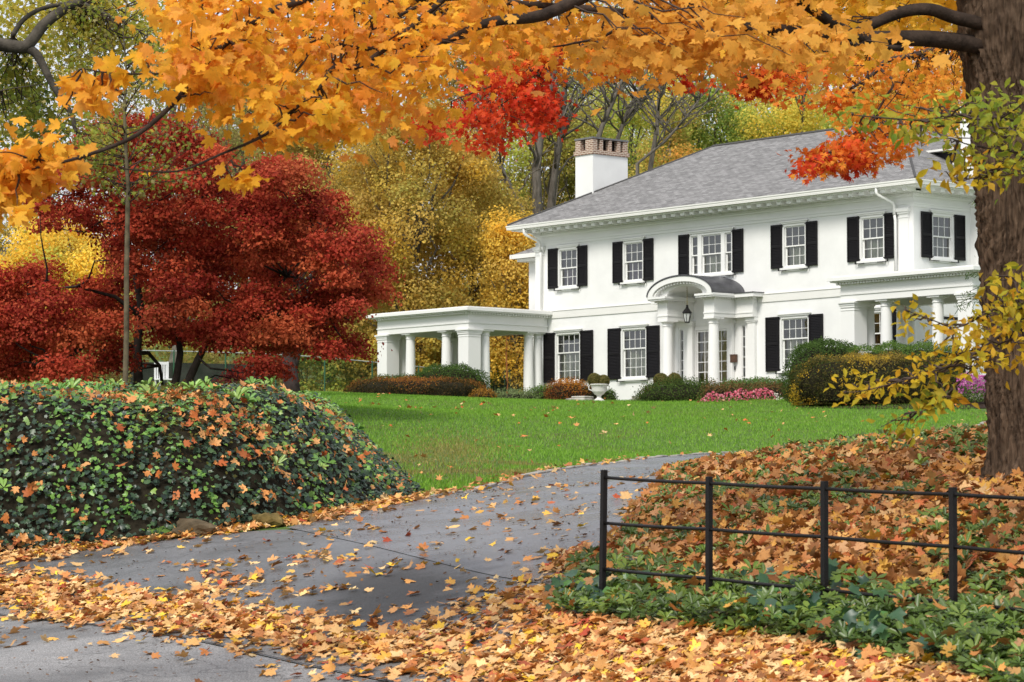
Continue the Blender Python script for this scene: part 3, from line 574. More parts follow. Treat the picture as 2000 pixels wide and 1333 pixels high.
def porch(x0,x1,p,inner,label=None):
    P=empty('porch',(0,0,0)); P.parent=HOUSE
    zb,zt=2.97,3.78; y0=-p; y1=-.02; pw=.62; r=.21; z0=.18
    MB().box(x0-.15,x1+.15,y0-.15,y1,-.6,.178).build('floor',STONE,P)
    entab(x0,x1,y0,y1 if inner else y1,zb,zt,P)
    rf=MB(); rf.box(x0+.43,x1-.43,y0+.43,y1-.43,zt-.35,zt-.28); rf.build('ceiling',PORCHM,P)
    MB().box(x0-.2,x1+.2,y0-.2,y1+.02-.02,zt+.001,zt+.05).build('porch_roof',METALR if False else BAND,P)
    for xa in (x0,x1-pw): pillar(xa,xa+pw,y0,y0+pw,z0,zb,P)
    for cx_ in (x0+1.78,x1-1.72): column(cx_,y0+.3,z0,zb,r,P)
    for xc in (x0+.3,x1-.3):
        column(xc,y0+1.08,z0,zb,r,P); column(xc,-.76,z0,zb,r,P); column(xc,-.28,z0,zb,r*.9,P)
    return P
porch(-25.0,-19.22,4.1,False); PR=porch(-.2,5.55,3.5,True)
# back bay of each porch beside the house wall
# ---------------------------------------------------------------- entrance portico
E0=-9.95; PO=empty('portico',(0,0,0)); PO.parent=HOUSE
MB().box(E0-2.5,E0+2.5,-1.75,-.003,-.6,.2).build('doorstep',STONE,PO); MB().box(E0-2.2,E0+2.2,-2.15,-1.752,-.6,.06).build('doorstep',STONE,PO)
for s in (-1,1):
    column(E0+s*1.22,-1.1,.201,3.0,.215,PO)
    m_=MB(); a,b=sorted((E0+s*.97,E0+s*1.5)); m_.box(a,b,-1.35,-.003,3.001,3.14); m_.box(a-.02,b+.02,-1.37,-.004,3.141,3.19); m_.box(a,b,-1.35,-.003,3.191,3.66)
    a2,b2=sorted((E0+s*1.501,E0+s*2.42)); m_.box(a2,b2,-.28,-.003,3.001,3.14); m_.box(a2,b2,-.30,-.004,3.141,3.19); m_.box(a2,b2,-.28,-.003,3.191,3.66)
    m_.box(a-.05,b+.05,-1.40,-.004,3.661,3.72); m_.box(a2,b2+(.05 if s>0 else 0),-.33,-.004,3.661,3.72) if s>0 else m_.box(a2-.05,b2,-.33,-.004,3.661,3.72)
    # dentils
    k=a-.05
    while k<b: m_.box(k,k+.06,-1.46,-1.401,3.663,3.718); k+=.125
    k=-1.4
    while k<-.45:
        xx=(b+.05) if s>0 else (a-.05); m_.box(min(xx,xx+s*.06),max(xx,xx+s*.06),k,k+.06,3.663,3.718)
        xx=(a-.05) if s>0 else (b+.05); m_.box(min(xx,xx-s*.06),max(xx,xx-s*.06),k,k+.06,3.663,3.718); k+=.125
    k=a2+.1
    while k<b2-.0: m_.box(k,k+.06,-.39,-.331,3.663,3.718); k+=.125
    oa,ob_=sorted((E0+s*.80,E0+s*1.74)); m_.box(oa,ob_,-1.62,-.003,3.722,3.78); m_.box(oa-.02,ob_+.02,-1.66,-.004,3.782,3.86)
    if s>0: m_.box(ob_+.021,b2+.3,-.55,-.004,3.722,3.858)
    else: m_.box(a2-.3,oa-.021,-.55,-.004,3.722,3.858)
    m_.build('entablature',TRIM,PO)
    m_=MB(); m_.box(*( (ob_+.03,b2+.33) if s>0 else (a2-.33,oa-.03)),-.58,-.004,3.862,3.89); m_.build('flat_roof',METALR,PO)
    # wall pilasters behind
    for xc,wd in ((1.05,.28),(2.17,.36)):
        pa=E0+s*xc; m_=MB(); m_.box(pa-wd/2,pa+wd/2,-.12,-.003,.201,2.8); m_.box(pa-wd/2-.03,pa+wd/2+.03,-.15,-.003,2.801,2.86); m_.box(pa-wd/2-.06,pa+wd/2+.06,-.18,-.003,2.861,2.998); m_.build('pilaster',TRIM,PO)
def ell(cx,hw_,z0,rise,n): return [(cx-hw_*math.cos(math.pi*i/n),z0+rise*math.sin(math.pi*i/n)) for i in range(n+1)]
n=32; O=ell(E0,1.72,3.86,.70,n); I2=ell(E0,1.46,3.862,.50,n); I=ell(E0,.96,3.862,.36,n)
def archband(name,A,B,y0,y1,m,par):
    vs=[];fs=[]
    for (x,z),(x2,z2) in zip(A,B): vs+=[(x,y0,z),(x2,y0,z2),(x2,y1,z2),(x,y1,z)]
    for i in range(n): 
        a=4*i;b=a+4; fs+=[(a,b,b+1,a+1),(a+1,b+1,b+2,a+2),(a+2,b+2,b+3,a+3),(a+3,b+3,b,a)]
    fs+=[(0,1,2,3),(4*n,4*n+3,4*n+2,4*n+1)]; q=MB(); q.add(vs,fs); return q.build(name,m,par)
archband('arch_cornice',ell(E0,1.71,3.862,.69,n),I2,-1.66,-1.42,TRIM,PO); archband('arch_face',ell(E0,1.6,3.862,.60,n),I,-1.40,-1.25,TRIM,PO); archband('barrel_vault',ell(E0,1.15,3.862,.40,n),ell(E0,.97,3.863,.352,n),-1.249,-.003,TRIM,PO)
archband('barrel_roof',ell(E0,1.76,3.87,.74,n),ell(E0,1.715,3.87,.695,n),-1.69,-.002,METALR,PO)
m_=MB()
for i in range(1,26):
    t=math.pi*i/26; x=E0-1.40*math.cos(t); z=3.86+.455*math.sin(t); m_.box(x-.03,x+.03,-1.60,-1.405,z-.04,z+.03)
m_.build('arch_dentils',TRIM,PO)
# door and sidelights (fill the opening -11.75..-8.15)
DOORC=mat('hall_curtain',(.62,.50,.30),.9,.1,nscale=1.4,namt=.25)
fr=MB()
for a,b in ((-11.75,-11.68),(-11.50,-11.30),(-11.30,-10.83),(-9.07,-8.60),(-8.60,-8.40),(-8.22,-8.15)): fr.box(a+.001,b,.02,.14,.2,2.819)
fr.box(-10.83,-9.07,.02,.14,2.66,2.819); fr.box(-11.68,-11.50,.02,.14,2.72,2.819); fr.box(-8.40,-8.22,.02,.14,2.72,2.819); fr.box(-11.68,-11.50,.02,.14,.2,.4); fr.box(-8.40,-8.22,.02,.14,.2,.4)
fr.build('door_frame',TRIM,PO)
def lites(name,x0,x1,z0,z1,cols,rows,y,parent,st=.07):
    d=MB(); d.box(x0,x0+st,y,y+.045,z0,z1); d.box(x1-st,x1,y,y+.045,z0,z1); d.box(x0+st,x1-st,y,y+.045,z1-st,z1); d.box(x0+st,x1-st,y,y+.045,z0,z0+st*1.6)
    a,b,c,e=x0+st,x1-st,z0+st*1.6,z1-st
    for i in range(1,cols): x=a+(b-a)*i/cols; d.box(x-.014,x+.014,y+.005,y+.04,c,e)
    for j in range(1,rows): z=c+(e-c)*j/rows; d.box(a,b,y+.009,y+.036,z-.014,z+.014)
    ob=d.build(name,TRIM,parent); g=MB(); g.quad((a,y+.022,c),(b,y+.022,c),(b,y+.022,e),(a,y+.022,e)); g.build('pane',GLASS,ob); return ob
d1=lites('door_leaf',-10.82,-9.955,.22,2.655,2,6,.06,PO); lites('door_leaf',-9.945,-9.08,.22,2.655,2,6,.06,PO)
lites('sidelight',-11.67,-11.505,.41,2.71,1,6,.05,PO,.022); lites('sidelight',-8.395,-8.23,.41,2.71,1,6,.05,PO,.022)
k=MB(); k.lathe(-9.99,.03,[(.01,1.12),(.03,1.14),(.03,1.17),(.01,1.19)],10); k.build('door_knob',mat('brass',(.5,.4,.2),.3,.5,metal=1),d1)
cu=MB(); vs=[]
for i in range(80): vs+=[(-11.8+3.7*i/79,.45+.03*math.sin(i*.9),.1),(-11.8+3.7*i/79,.45+.03*math.sin(i*.9),2.9)]
cu.add(vs,[(2*i,2*i+2,2*i+3,2*i+1) for i in range(79)]); cu.build('hall_curtain',DOORC,PO)
dd=MB(); dd.box(-.06,.005,1.36,2.34,.2,2.74); SD=dd.build('side_door',TRIM,HOUSE); MB().box(.006,.02,1.30,2.4,2.60,2.70).build('transom_bar',BLACK,SD)
MB().box(-HW-.02,.02,-.02,HD+.02,-.6,.12).build('foundation',STONE,HOUSE)
# ---------------------------------------------------------------- hanging lantern and letter box
LX,LY=E0-.12,-1.15
LA=empty('hanging_lantern',hw(LX,LY,2.86),-(math.pi/2-hth),'black glazed lantern hanging on a chain under the arched entrance','lantern')
m_=MB()
for i in range(6):
    t=math.pi/3*i; c_,s_=math.cos(t),math.sin(t); m_.tube([(.085*c_,.085*s_,.03),(.155*c_,.155*s_,.36)],.011,5)
for r,z in ((.088,.03),(.158,.36)): m_.tube([(r*math.cos(math.pi/3*i),r*math.sin(math.pi/3*i),z) for i in range(7)],.014,5)
m_.lathe(0,0,[(.09,0),(.09,.025)],12); m_.lathe(0,0,[(.19,.37),(.185,.385),(.13,.46),(.075,.53),(.05,.56),(.06,.585),(.035,.61),(.05,.64),(.02,.67)],6)
m_.build('lantern_frame',IRON,LA)
g=MB(); g.lathe(0,0,[(.078,.03),(.148,.36)],6); g.build('lantern_glass',mat('frosted_glass',(.55,.57,.55),.25,.5),LA)
ch=MB(); ch.tube([(0,0,.67),(0,0,1.34)],.009,6)
for i in range(9): ch.tube([(.018*math.cos(a_+i),.018*math.sin(a_+i)*.4,.7+i*.07+.03*math.sin(a_)) for a_ in np.linspace(0,6.3,7)],.006,4)
ch.build('chain',mat('brass_chain',(.25,.2,.08),.4,.5,metal=.8),LA)
LB=empty('letter_box',hw(-8.72,-.02,1.52),-(math.pi/2-hth),'small square brown letter box on the white wall right of the door','letter box')
m_=MB(); m_.box(-.13,.13,-.12,-.0,-.14,.12); m_.build('box',mat('bronze_paint',(.09,.045,.025),.5,.4,nscale=6,namt=.3),LB); MB().box(-.14,.14,-.13,.0,.121,.15).build('lid',mat('bronze_paint',(.09,.045,.025)),LB); MB().box(-.03,.03,-.01,.0,-.42,-.28).build('bell_push',IRON,LB)
# ================================================================ vegetation helpers
def puffs(C,R,npr,leaf,cols,flat=.7,shell=.55,top=0.,jit=.14,tmpl=QUAD,m=None,name='crown',parent=None,origin=(0,0,0),cj=.16,fill=.12,cw=None):
    """leaf clumps: C centres, R radii; leaves lie in the outer shell of every clump"""
    C=np.asarray(C,float); R=np.asarray(R,float); n=np.maximum((npr*(R/np.mean(R))**2).astype(int),8); idx=np.repeat(np.arange(len(C)),n); T=len(idx)
    d=unit(RNG.normal(size=(T,3))); 
    if top: 
        lo=d[:,2]<-top; d[lo,2]*=-1
    rad=np.where(RNG.random(T)<fill,RNG.random(T),shell+(1.08-shell)*RNG.random(T)**.7)*R[idx]*(1+.18*RNG.normal(size=T))
    P=C[idx]+d*rad[:,None]*np.array([1,1,flat])-np.asarray(origin)
    nr=unit(d*.9+RNG.normal(size=(T,3))*.65+np.array([0,0,.35]))
    base=pal(cols,len(C),cj,cw); c=base[idx]*.55+pal(cols,T,jit,cw)*.45
    S=leaf*(.65+.7*RNG.random(T))
    return scatter(name,tmpl,P,frames(nr),S,np.clip(c,.002,1),m or WOODM,parent)
def ball(m,subd,rx,ry,rz,amp=.12,seed=0,loc=(0,0,0)):
    bmm=bmesh.new(); bmesh.ops.create_icosphere(bmm,subdivisions=subd,radius=1); rr=np.random.default_rng(seed); ph=rr.random(9)*6
    vs=[]
    for v in bmm.verts:
        x,y,z=v.co; k=1+amp*(math.sin(3*x+ph[0]+2*y)+math.sin(4*y+ph[1]-2*z)+math.sin(5*z+ph[2]+3*x))/2; vs.append((loc[0]+x*rx*k,loc[1]+y*ry*k,loc[2]+z*rz*k))
    fs=[tuple(v.index for v in f.verts) for f in bmm.faces]; bmm.free(); m.add(vs,fs)
def wander(a,b,n=6,amp=.08,rnd=random):
    a=Vector(a);b=Vector(b); L=(b-a).length; out=[a]
    for i in range(1,n): t=i/n; out.append(a.lerp(b,t)+Vector((rnd.uniform(-1,1),rnd.uniform(-1,1),rnd.uniform(-1,1)))*L*amp*math.sin(math.pi*t))
    return out+[b]
def taper(r0,r1,n): return [r0+(r1-r0)*(i/(n-1))**.8 for i in range(n)]
FOLC={'gold':['#b39850','#a68a44','#988440','#c0a658','#8a7a3e','#9c7c44'],'olive':['#868244','#989048','#747238','#a8984c','#66642e','#8a7240'],
 'yellow':['#cfae46','#c4a03c','#d8b850','#b59a40','#a8a04c'],'orange':['#c98442','#b87036','#d2984a','#c68c40'],'green':['#6c8238','#7a8f40','#5a7232','#8a9848','#4e6230'],
 'lime':['#9ca848','#b0b256','#889a44','#bab45a','#788c40'],'brown':['#86744a','#968454','#746040','#90864e','#685840'],'russet':['#8a4a26','#a05a2a','#75401f'],'dark':['#3f5226','#4b5f2a','#566a30','#2f4420']}
def mixc(**k):
    cols=[];w=[]
    for n_,v in k.items():
        for c in FOLC[n_]: cols.append(c); w.append(v/len(FOLC[n_]))
    w=np.array(w); return cols,w/w.sum()
tn=[0]
def tree(name,label,u,Y,vtop,vbot,hwpx,cols,w=None,K=60,n=190,leaf=.24,rad=1.15,group=None,cat='tree',bark=None,trunk_r=.28,lean=0,density=1.,limbs=True,flat=.8,depth=None,trunk_u=None,stuff=False):
    tn[0]+=1; rs=random.Random(tn[0]*31); x,_,_=at(u,800,Y); tx=x if trunk_u is None else at(trunk_u,800,Y)[0]; z0=float(H(tx,Y)); zt=at(u,vtop,Y)[2]; zb=at(u,vbot,Y)[2]; hw_=hwpx/5400*Y
    root=empty(name,(tx,Y,z0),0,label,cat,group); dp=depth or hw_*.8
    # trunk and limbs
    cz=(zt+zb)/2; hz=(zt-zb)/2
    C=[];R=[]
    for i in range(K):
        for _ in range(30):
            a=rs.uniform(-1,1);b=rs.uniform(-1,1);c=rs.uniform(-1,1)
            if .25<a*a+b*b+c*c<1.0: break
        taperk=1-.25*max(c,0)
        C.append((x+a*hw_*taperk,Y+b*dp,cz+c*hz)); R.append(rad*rs.uniform(.6,1.35))
    C=np.array(C)
    t=MB(); topz=zt-.25*(zt-zb); P=wander((0,0,-.3),(x-tx+lean,0,topz-z0),8,.04,rs); t.tube(P,taper(trunk_r,trunk_r*.22,9),9)
    tr_=t.build('trunk',bark or GBARK,root,True)
    if limbs:
        lb=MB()
        for i in range(min(K,26)):
            c=Vector(C[i])-Vector((tx,Y,z0)); k=rs.uniform(.25,.8); s_=Vector(P[0]).lerp(Vector(P[-1]),min(.95,max(.12,k*(c.z)/(topz-z0)*.9))); 
            if s_.z>c.z: s_.z=max(.5,c.z-1)
            q=wander(s_,c,5,.09,rs); lb.tube(q,taper(trunk_r*.34,.02,6),5)
        lb.build('limbs',bark or GBARK,tr_,True)
    puffs(C,R,int(n*density*1.9),leaf*.68,cols,flat=flat,name='crown',parent=root,origin=(tx,Y,z0),cw=w,cj=.2)
    return root
# ---------------------------------------------------------------- woods behind the house, tree by tree
W1_='trees in the wood behind the house'
c,w=mixc(gold=5,olive=2,yellow=1); tree('tree','broad gold and olive tree behind the white side porch, rounded crown',815,121,190,700,200,c,w,K=150,n=230,leaf=.2,rad=.95,group=W1_)
c,w=mixc(gold=4,yellow=1,brown=1.5); tree('tree','golden brown tree touching the left end of the house roof',930,126,330,720,130,c,w,K=80,n=230,leaf=.2,rad=.9,group=W1_)
c,w=mixc(yellow=3,gold=3); tree('tree','bright yellow tree right beside the left end of the house',1004,119,395,760,62,c,w,K=55,n=230,leaf=.18,rad=.7,group=W1_)
c,w=mixc(olive=3,gold=4,brown=1); tree('tree','tall olive yellow tree above the right side of the red maple',640,128,140,700,165,c,w,K=110,n=230,leaf=.21,rad=1.,group=W1_)
c,w=mixc(olive=3,brown=3,green=1); tree('tree','thin brownish olive tree behind the top of the red maple',470,136,60,640,150,c,w,K=85,n=190,leaf=.2,rad=.95,group=W1_)
c,w=mixc(brown=4,olive=1.5); tree('tree','sparse brown twiggy tree left of centre with few leaves',340,118,-20,520,135,c,w,K=80,n=90,leaf=.16,rad=1.0,group=W1_)
c,w=mixc(yellow=5,lime=1); tree('tree','bright yellow tree glowing behind the left side of the red maple',125,98,425,650,135,c,w,K=70,n=230,leaf=.17,rad=.75,group=W1_,trunk_r=.16)
c,w=mixc(green=3,lime=1,olive=1); tree('tree','dark green low tree at the far left behind the red maple',-10,104,560,790,95,c,w,K=50,n=220,leaf=.17,rad=.75,group=W1_,trunk_r=.16)
c,w=mixc(olive=2,yellow=1,brown=1); tree('tree','thin tall yellow olive tree at the far left with sky showing through',60,150,60,520,150,c,w,K=60,n=110,leaf=.22,rad=1.1,group=W1_)
c,w=mixc(olive=3,lime=2,brown=1); tree('tree','pale olive tree behind the bare grey trunks left of the chimney',1080,142,110,640,130,c,w,K=90,n=210,leaf=.22,rad=1.05,group=W1_)
c,w=mixc(lime=3,green=2,yellow=1); tree('tree','lime green tree directly above the brick chimney',1240,146,120,560,120,c,w,K=80,n=200,leaf=.22,rad=1.05,group=W1_)
c,w=mixc(orange=1,gold=2,olive=2,lime=1); tree('tree','small orange gold tree right of the white chimney top',1310,135,215,520,75,c,w,K=45,n=210,leaf=.2,rad=.9,group=W1_)
c,w=mixc(green=3,lime=2,brown=1); tree('tree','green tree behind the left end of the roof ridge',1400,140,150,520,110,c,w,K=75,n=210,leaf=.21,rad=1.,group=W1_)
c,w=mixc(yellow=2,lime=3,green=1); tree('tree','yellow green tree over the middle of the roof ridge',1560,138,135,520,120,c,w,K=85,n=210,leaf=.21,rad=1.,group=W1_)
c,w=mixc(lime=3,green=2); tree('tree','pale green willow like tree over the right end of the roof ridge',1700,134,160,500,105,c,w,K=75,n=210,leaf=.2,rad=.95,group=W1_)
c,w=mixc(yellow=3,orange=1,lime=1); tree('tree','yellow tree behind the roof dormer beside the big trunk',1850,132,120,520,120,c,w,K=80,n=200,leaf=.21,rad=1.,group=W1_)
c,w=mixc(gold=2,olive=3); tree('tree','tall far olive tree rising behind the centre of the wood',740,168,-30,560,190,c,w,K=100,n=150,leaf=.27,rad=1.4,group=W1_)
c,w=mixc(olive=2,brown=2,gold=1); tree('tree','far brownish tree in the second row above the yellow orange tree',960,166,-20,560,170,c,w,K=90,n=150,leaf=.27,rad=1.4,group=W1_)
c,w=mixc(olive=2,lime=2,brown=1); tree('tree','far tall tree in the second row behind the chimney',1190,172,-40,520,180,c,w,K=90,n=140,leaf=.27,rad=1.4,group=W1_)
c,w=mixc(lime=2,yellow=2); tree('tree','far yellow green tree in the second row behind the roof',1430,170,-40,520,180,c,w,K=90,n=150,leaf=.27,rad=1.4,group=W1_)
c,w=mixc(yellow=2,gold=2,lime=1); tree('tree','far golden tree in the second row above the ridge',1640,168,-40,520,170,c,w,K=90,n=150,leaf=.27,rad=1.4,group=W1_)
c,w=mixc(gold=2,orange=1,olive=1); tree('tree','far orange gold tree in the second row near the big trunk',1850,166,-40,520,170,c,w,K=90,n=150,leaf=.27,rad=1.4,group=W1_)
c,w=mixc(olive=3,green=1,gold=1); tree('tree','tall far olive tree in the second row behind the brown twiggy tree',520,170,20,620,170,c,w,K=90,n=150,leaf=.27,rad=1.4,group=W1_)
c,w=mixc(brown=2,olive=2,lime=1); tree('tree','far thin brown tree in the second row at the left',330,160,40,620,170,c,w,K=75,n=100,leaf=.25,rad=1.3,group=W1_)
c,w=mixc(dark=2,green=2,olive=2); 
far=MB()
# low thicket filling the wood floor: one uncountable mass
Cs=[];Rs=[]
rs=random.Random(5)
for i in range(230):
    u=rs.uniform(-150,2150); Y=rs.uniform(128,158); x=at(u,800,Y)[0]; r=rs.uniform(1.1,2.2); Cs.append((x,Y,float(H(x,Y))+rs.uniform(0,5.5))); Rs.append(r)
c,w=mixc(olive=3,green=2,gold=2,brown=1.5); ob=puffs(Cs,Rs,330,.26,c,name='woodland_undergrowth',cw=w,cj=.2); tag(ob,'mixed green and olive undergrowth filling the wood behind the house','undergrowth',kind='stuff')
for i,(u,Y,vt,hw_,cc,lb) in enumerate([(600,121,640,62,dict(green=2,yellow=1,olive=1),'green and yellow shrub seen through the chain fence nearest the dark trunk'),(690,122,640,55,dict(yellow=2,olive=2,green=1),'yellow olive shrub behind the fence just left of the side porch'),(800,119,655,65,dict(gold=1,yellow=1,olive=3),'golden olive shrub seen between the front columns of the left porch'),(900,121,640,55,dict(yellow=1,olive=3,gold=1),'olive shrub seen behind the corner pillar of the left porch'),(990,122,625,52,dict(green=3,lime=2),'green shrub seen through the side of the left porch'),(480,120,690,60,dict(brown=2,olive=2),'brown olive shrub behind the fence left of the dark trunk')]):
    x=at(u,800,Y)[0]; z=float(H(x,Y)); zt=at(u,vt,Y)[2]; hwm=hw_/5400*Y; root=empty('shrub',(x,Y,z),0,lb,'shrub','shrubs behind the fence')
    Cx=[(x+rs.uniform(-1,1)*hwm,Y+rs.uniform(-.8,.8),z+rs.uniform(.1,.95)*(zt-z)) for _ in range(34)]; c,w=mixc(**cc); puffs(Cx,[rs.uniform(.35,.65) for _ in Cx],150,.16,c,name='foliage',parent=root,origin=(x,Y,z),cw=w)
    st=MB(); [st.tube([(rs.uniform(-.2,.2),0,-.1),(q[0]-x,q[1]-Y,q[2]-z)],[.03,.01],5) for q in Cx[:10]]; st.build('stems',DBARK,root)
# ---------------------------------------------------------------- bare grey trees
def baretree(label,pts,Y,r0,seed,nb=26,ln=3.2,group='bare grey trees behind the roof',twig=True):
    rs=random.Random(seed); P=[Vector(at(u,v,Y+dy)) for u,v,dy in pts]; b=P[0].copy(); b.z=float(H(b.x,b.y))-.2; P=[b]+P; o=Vector((b.x,b.y,b.z+.2)); root=empty('bare_tree',o,0,label,'tree',group)
    L=[p-o for p in P]; t=MB(); t.tube(L,taper(r0,r0*.3,len(L)),9); tr_=t.build('trunk',GBARK,root,True); lm=MB()
    for i in range(nb):
        k=rs.uniform(.35,.98)*(len(L)-1); j=int(k); s_=L[j].lerp(L[min(j+1,len(L)-1)],k-j); a=rs.uniform(0,6.28); up=rs.uniform(.5,1.5); d=Vector((math.cos(a),math.sin(a)*.8,up)).normalized(); l_=ln*rs.uniform(.5,1.2)
        e=s_+d*l_; q=wander(s_,e,5,.08,rs); lm.tube(q,taper(r0*.33,.02,6),5)
        if twig:
            for _ in range(5):
                kk=rs.randint(1,5); s2=q[kk]; a2=a+rs.uniform(-1.1,1.1); d2=Vector((math.cos(a2),math.sin(a2)*.8,rs.uniform(.2,1.4))).normalized(); q2=wander(s2,s2+d2*l_*rs.uniform(.3,.6),4,.1,rs); lm.tube(q2,taper(.028,.008,5),4)
    lm.build('limbs',GBARK,tr_,True); return root
baretree('bare grey tree with two tall stems left of the chimney',[(1050,420,0),(1048,330,0),(1060,230,0),(1085,130,0),(1100,60,0)],124,.30,11)
baretree('bare grey tree forking just left of the chimney top',[(1075,410,0),(1085,330,0),(1100,240,0),(1105,150,0),(1120,60,0)],127,.24,12)
baretree('bare grey tree with upswept branches right above the chimney',[(1160,300,0),(1175,250,0),(1205,180,0),(1235,110,0),(1250,60,0)],123,.17,13,nb=20)
baretree('bare grey tree leaning right above the chimney',[(1200,290,0),(1225,220,0),(1260,150,0),(1280,90,0)],125,.15,14,nb=20)
baretree('bare grey tree reaching over the left end of the roof ridge',[(1270,330,0),(1283,250,0),(1290,150,0),(1300,60,0)],128,.16,15,nb=24)
baretree('low bare grey tree with branches spreading right over the roof slope',[(1245,320,0),(1300,275,0),(1340,230,0),(1390,160,0)],121,.11,16,nb=22,ln=2.6)
baretree('dark thin bare trunk standing in the wood above the roof ridge',[(1566,280,0),(1570,190,0),(1580,110,0)],136,.13,17,nb=14)
baretree('slanting bare trunk by the yellow orange tree left of the house',[(1020,410,0),(985,340,0),(960,270,0),(930,200,0)],123,.15,18,nb=14)
# ---------------------------------------------------------------- large red japanese maple
def inpoly(x,y,P):
    ins=False
    for i in range(len(P)):
        x0,y0=P[i];x1,y1=P[(i+1)%len(P)]
        if (y0>y)!=(y1>y) and x<(x1-x0)*(y-y0)/(y1-y0)+x0: ins=not ins
    return ins
RY=70.; ro=Vector((at(330,790,RY)[0],RY,float(H(at(330,790,RY)[0],RY))))
RT=empty('red_maple',ro,0,'wide crimson Japanese maple with layered foliage and dark crooked trunks on the lawn','tree')
POL=[[(60,390),(140,320),(200,260),(300,250),(400,290),(460,330),(560,330),(650,400),(640,470),(700,470),(755,520),(735,600),(650,640),(690,690),(560,700),(560,745),(480,720),(420,690),(330,660),(260,640),(250,690),(200,740),(100,745),(0,735),(-60,700),(-60,560),(60,530),(160,560),(230,540),(215,500),(60,440)]]
rs=random.Random(21); pads=[];tries=0
holes=[(300,510,30),(470,560,26),(430,600,22),(340,640,20),(140,500,60),(60,470,40),(500,690,28),(300,700,40),(440,720,30),(620,560,18),(210,455,26)]
while len(pads)<205 and tries<14000:
    tries+=1; u=rs.uniform(-60,770); v=rs.uniform(240,748)
    if not inpoly(u,v,POL[0]): continue
    if any((u-a)**2+(v-b)**2<r*r for a,b,r in holes): continue
    if v>668 and 235<u<430: continue
    if v>705 and 235<u<440: continue
    dy=rs.uniform(-3.6,3.4)*(1-.3*abs(u-350)/450); r=rs.uniform(.38,.8)
    if all((u-a)**2+(v-b)**2*2.2>(26 if abs(dy-c)>1.5 else 40)**2 for a,b,c,_ in pads): pads.append((u,v,dy,r))
PC=np.array([at(u,v,RY+dy) for u,v,dy,r in pads]); PRr=np.array([p[3] for p in pads])
c_=['#a63c2c','#b64c34','#943224','#c05e3c','#84281f','#a04232','#c87044','#7a241e']; puffs(PC,PRr*1.05,720,.095,c_,flat=.66,shell=.45,top=.45,name='crown',parent=RT,origin=ro,m=REDM,cj=.16,fill=.25)
for (a,b,c2,nm) in (): pass
tk=MB(); tr_=random.Random(4)
def rp3(u,v,dy=0): return Vector(at(u,v,RY+dy))-ro
trunks=[[(268,800,.2),(270,740,.2),(268,680,0),(275,600,0),(262,520,-.3),(240,440,-.5),(215,370,0)],[(330,800,0),(345,735,0),(352,690,0),(345,640,.3),(375,560,.8),(400,470,1),(395,380,.6)],
 [(355,800,-.2),(372,735,-.3),(388,700,-.4),(405,668,-.5),(445,648,-.6),(500,600,-.8),(560,540,-1),(620,470,-1)],[(262,690,0),(290,690,.4),(312,715,.6),(318,760,.8)],[(300,640,0),(225,580,-.6),(150,560,-1),(90,565,-1.2)],[(268,690,.2),(200,640,-1),(150,690,-1.8),(100,710,-2)],[(500,600,-.8),(560,620,-.5),(640,600,0),(700,560,0)],[(400,670,-.4),(430,610,.5),(520,530,1),(600,430,1)]]
rad=[(.15,.05),(.12,.04),(.13,.035),(.06,.04),(.07,.02),(.06,.02),(.06,.015),(.06,.02)]
for t_,(a,b) in zip(trunks,rad):
    P=[rp3(*p) for p in t_]; tk.tube(P,taper(a,b,len(P)),9)
TKM=tk.build('trunk',DBARK,RT,True); lm=MB()
allp=[rp3(*p) for t_ in trunks for p in t_[2:]]
for i,cc in enumerate(PC):
    if i%2: continue
    q=Vector(cc)-ro; s_=min(allp,key=lambda p:(p-q).length+max(0,p.z-q.z)*2); lm.tube(wander(s_,q,4,.1,tr_),taper(.035,.008,5),5)
lm.build('limbs',DBARK,TKM,True)
# tall tree whose dark trunk stands behind the right of the red maple
c,w=mixc(gold=2,olive=3,russet=1); tree('tree','tree with thick dark grey trunk standing at the right edge of the red maple',573,92,300,600,95,c,w,K=34,n=150,leaf=.15,rad=.6,group='trees on the lawn',bark=mat('purple_grey_bark',(.055,.04,.038),.9,.1,nscale=5,namt=.4),trunk_r=.31)
# brown twiggy shrub
for lb,u,v0,v1,hw_,Y,cc in [('brown twiggy shrub on the lawn behind the ivy, left of the young tree trunk',195,698,765,52,84,['#6f5a34','#8a7040','#5d4a2c','#7d7238']),('dark crimson low shrub in front of the chain fence',470,720,775,42,86,['#4a1c1c','#5c2422','#3a1818'])]:
    x=at(u,800,Y)[0]; z=float(H(x,Y)); zt=at(u,v0,Y)[2]; zt2=at(u,v1,Y)[2]; zl=min(z,zt2); root=empty('shrub',(x,Y,z),0,lb,'shrub')
    h=hw_/5400*Y; Cx=[(x+rs.uniform(-1,1)*h*.8,Y+rs.uniform(-.6,.6),zl+rs.uniform(.1,.85)*(zt-zl)) for _ in range(22)]; puffs(Cx,[rs.uniform(.25,.4) for _ in Cx],150,.07,cc,name='foliage',parent=root,origin=(x,Y,z))
    st=MB(); [st.tube(wander((rs.uniform(-.15,.15),0,-.1),(q[0]-x,q[1]-Y,q[2]-z+.1),4,.1,rs),[.02,.018,.012,.01,.006],4) for q in Cx]; st.build('stems',TWIG,root)
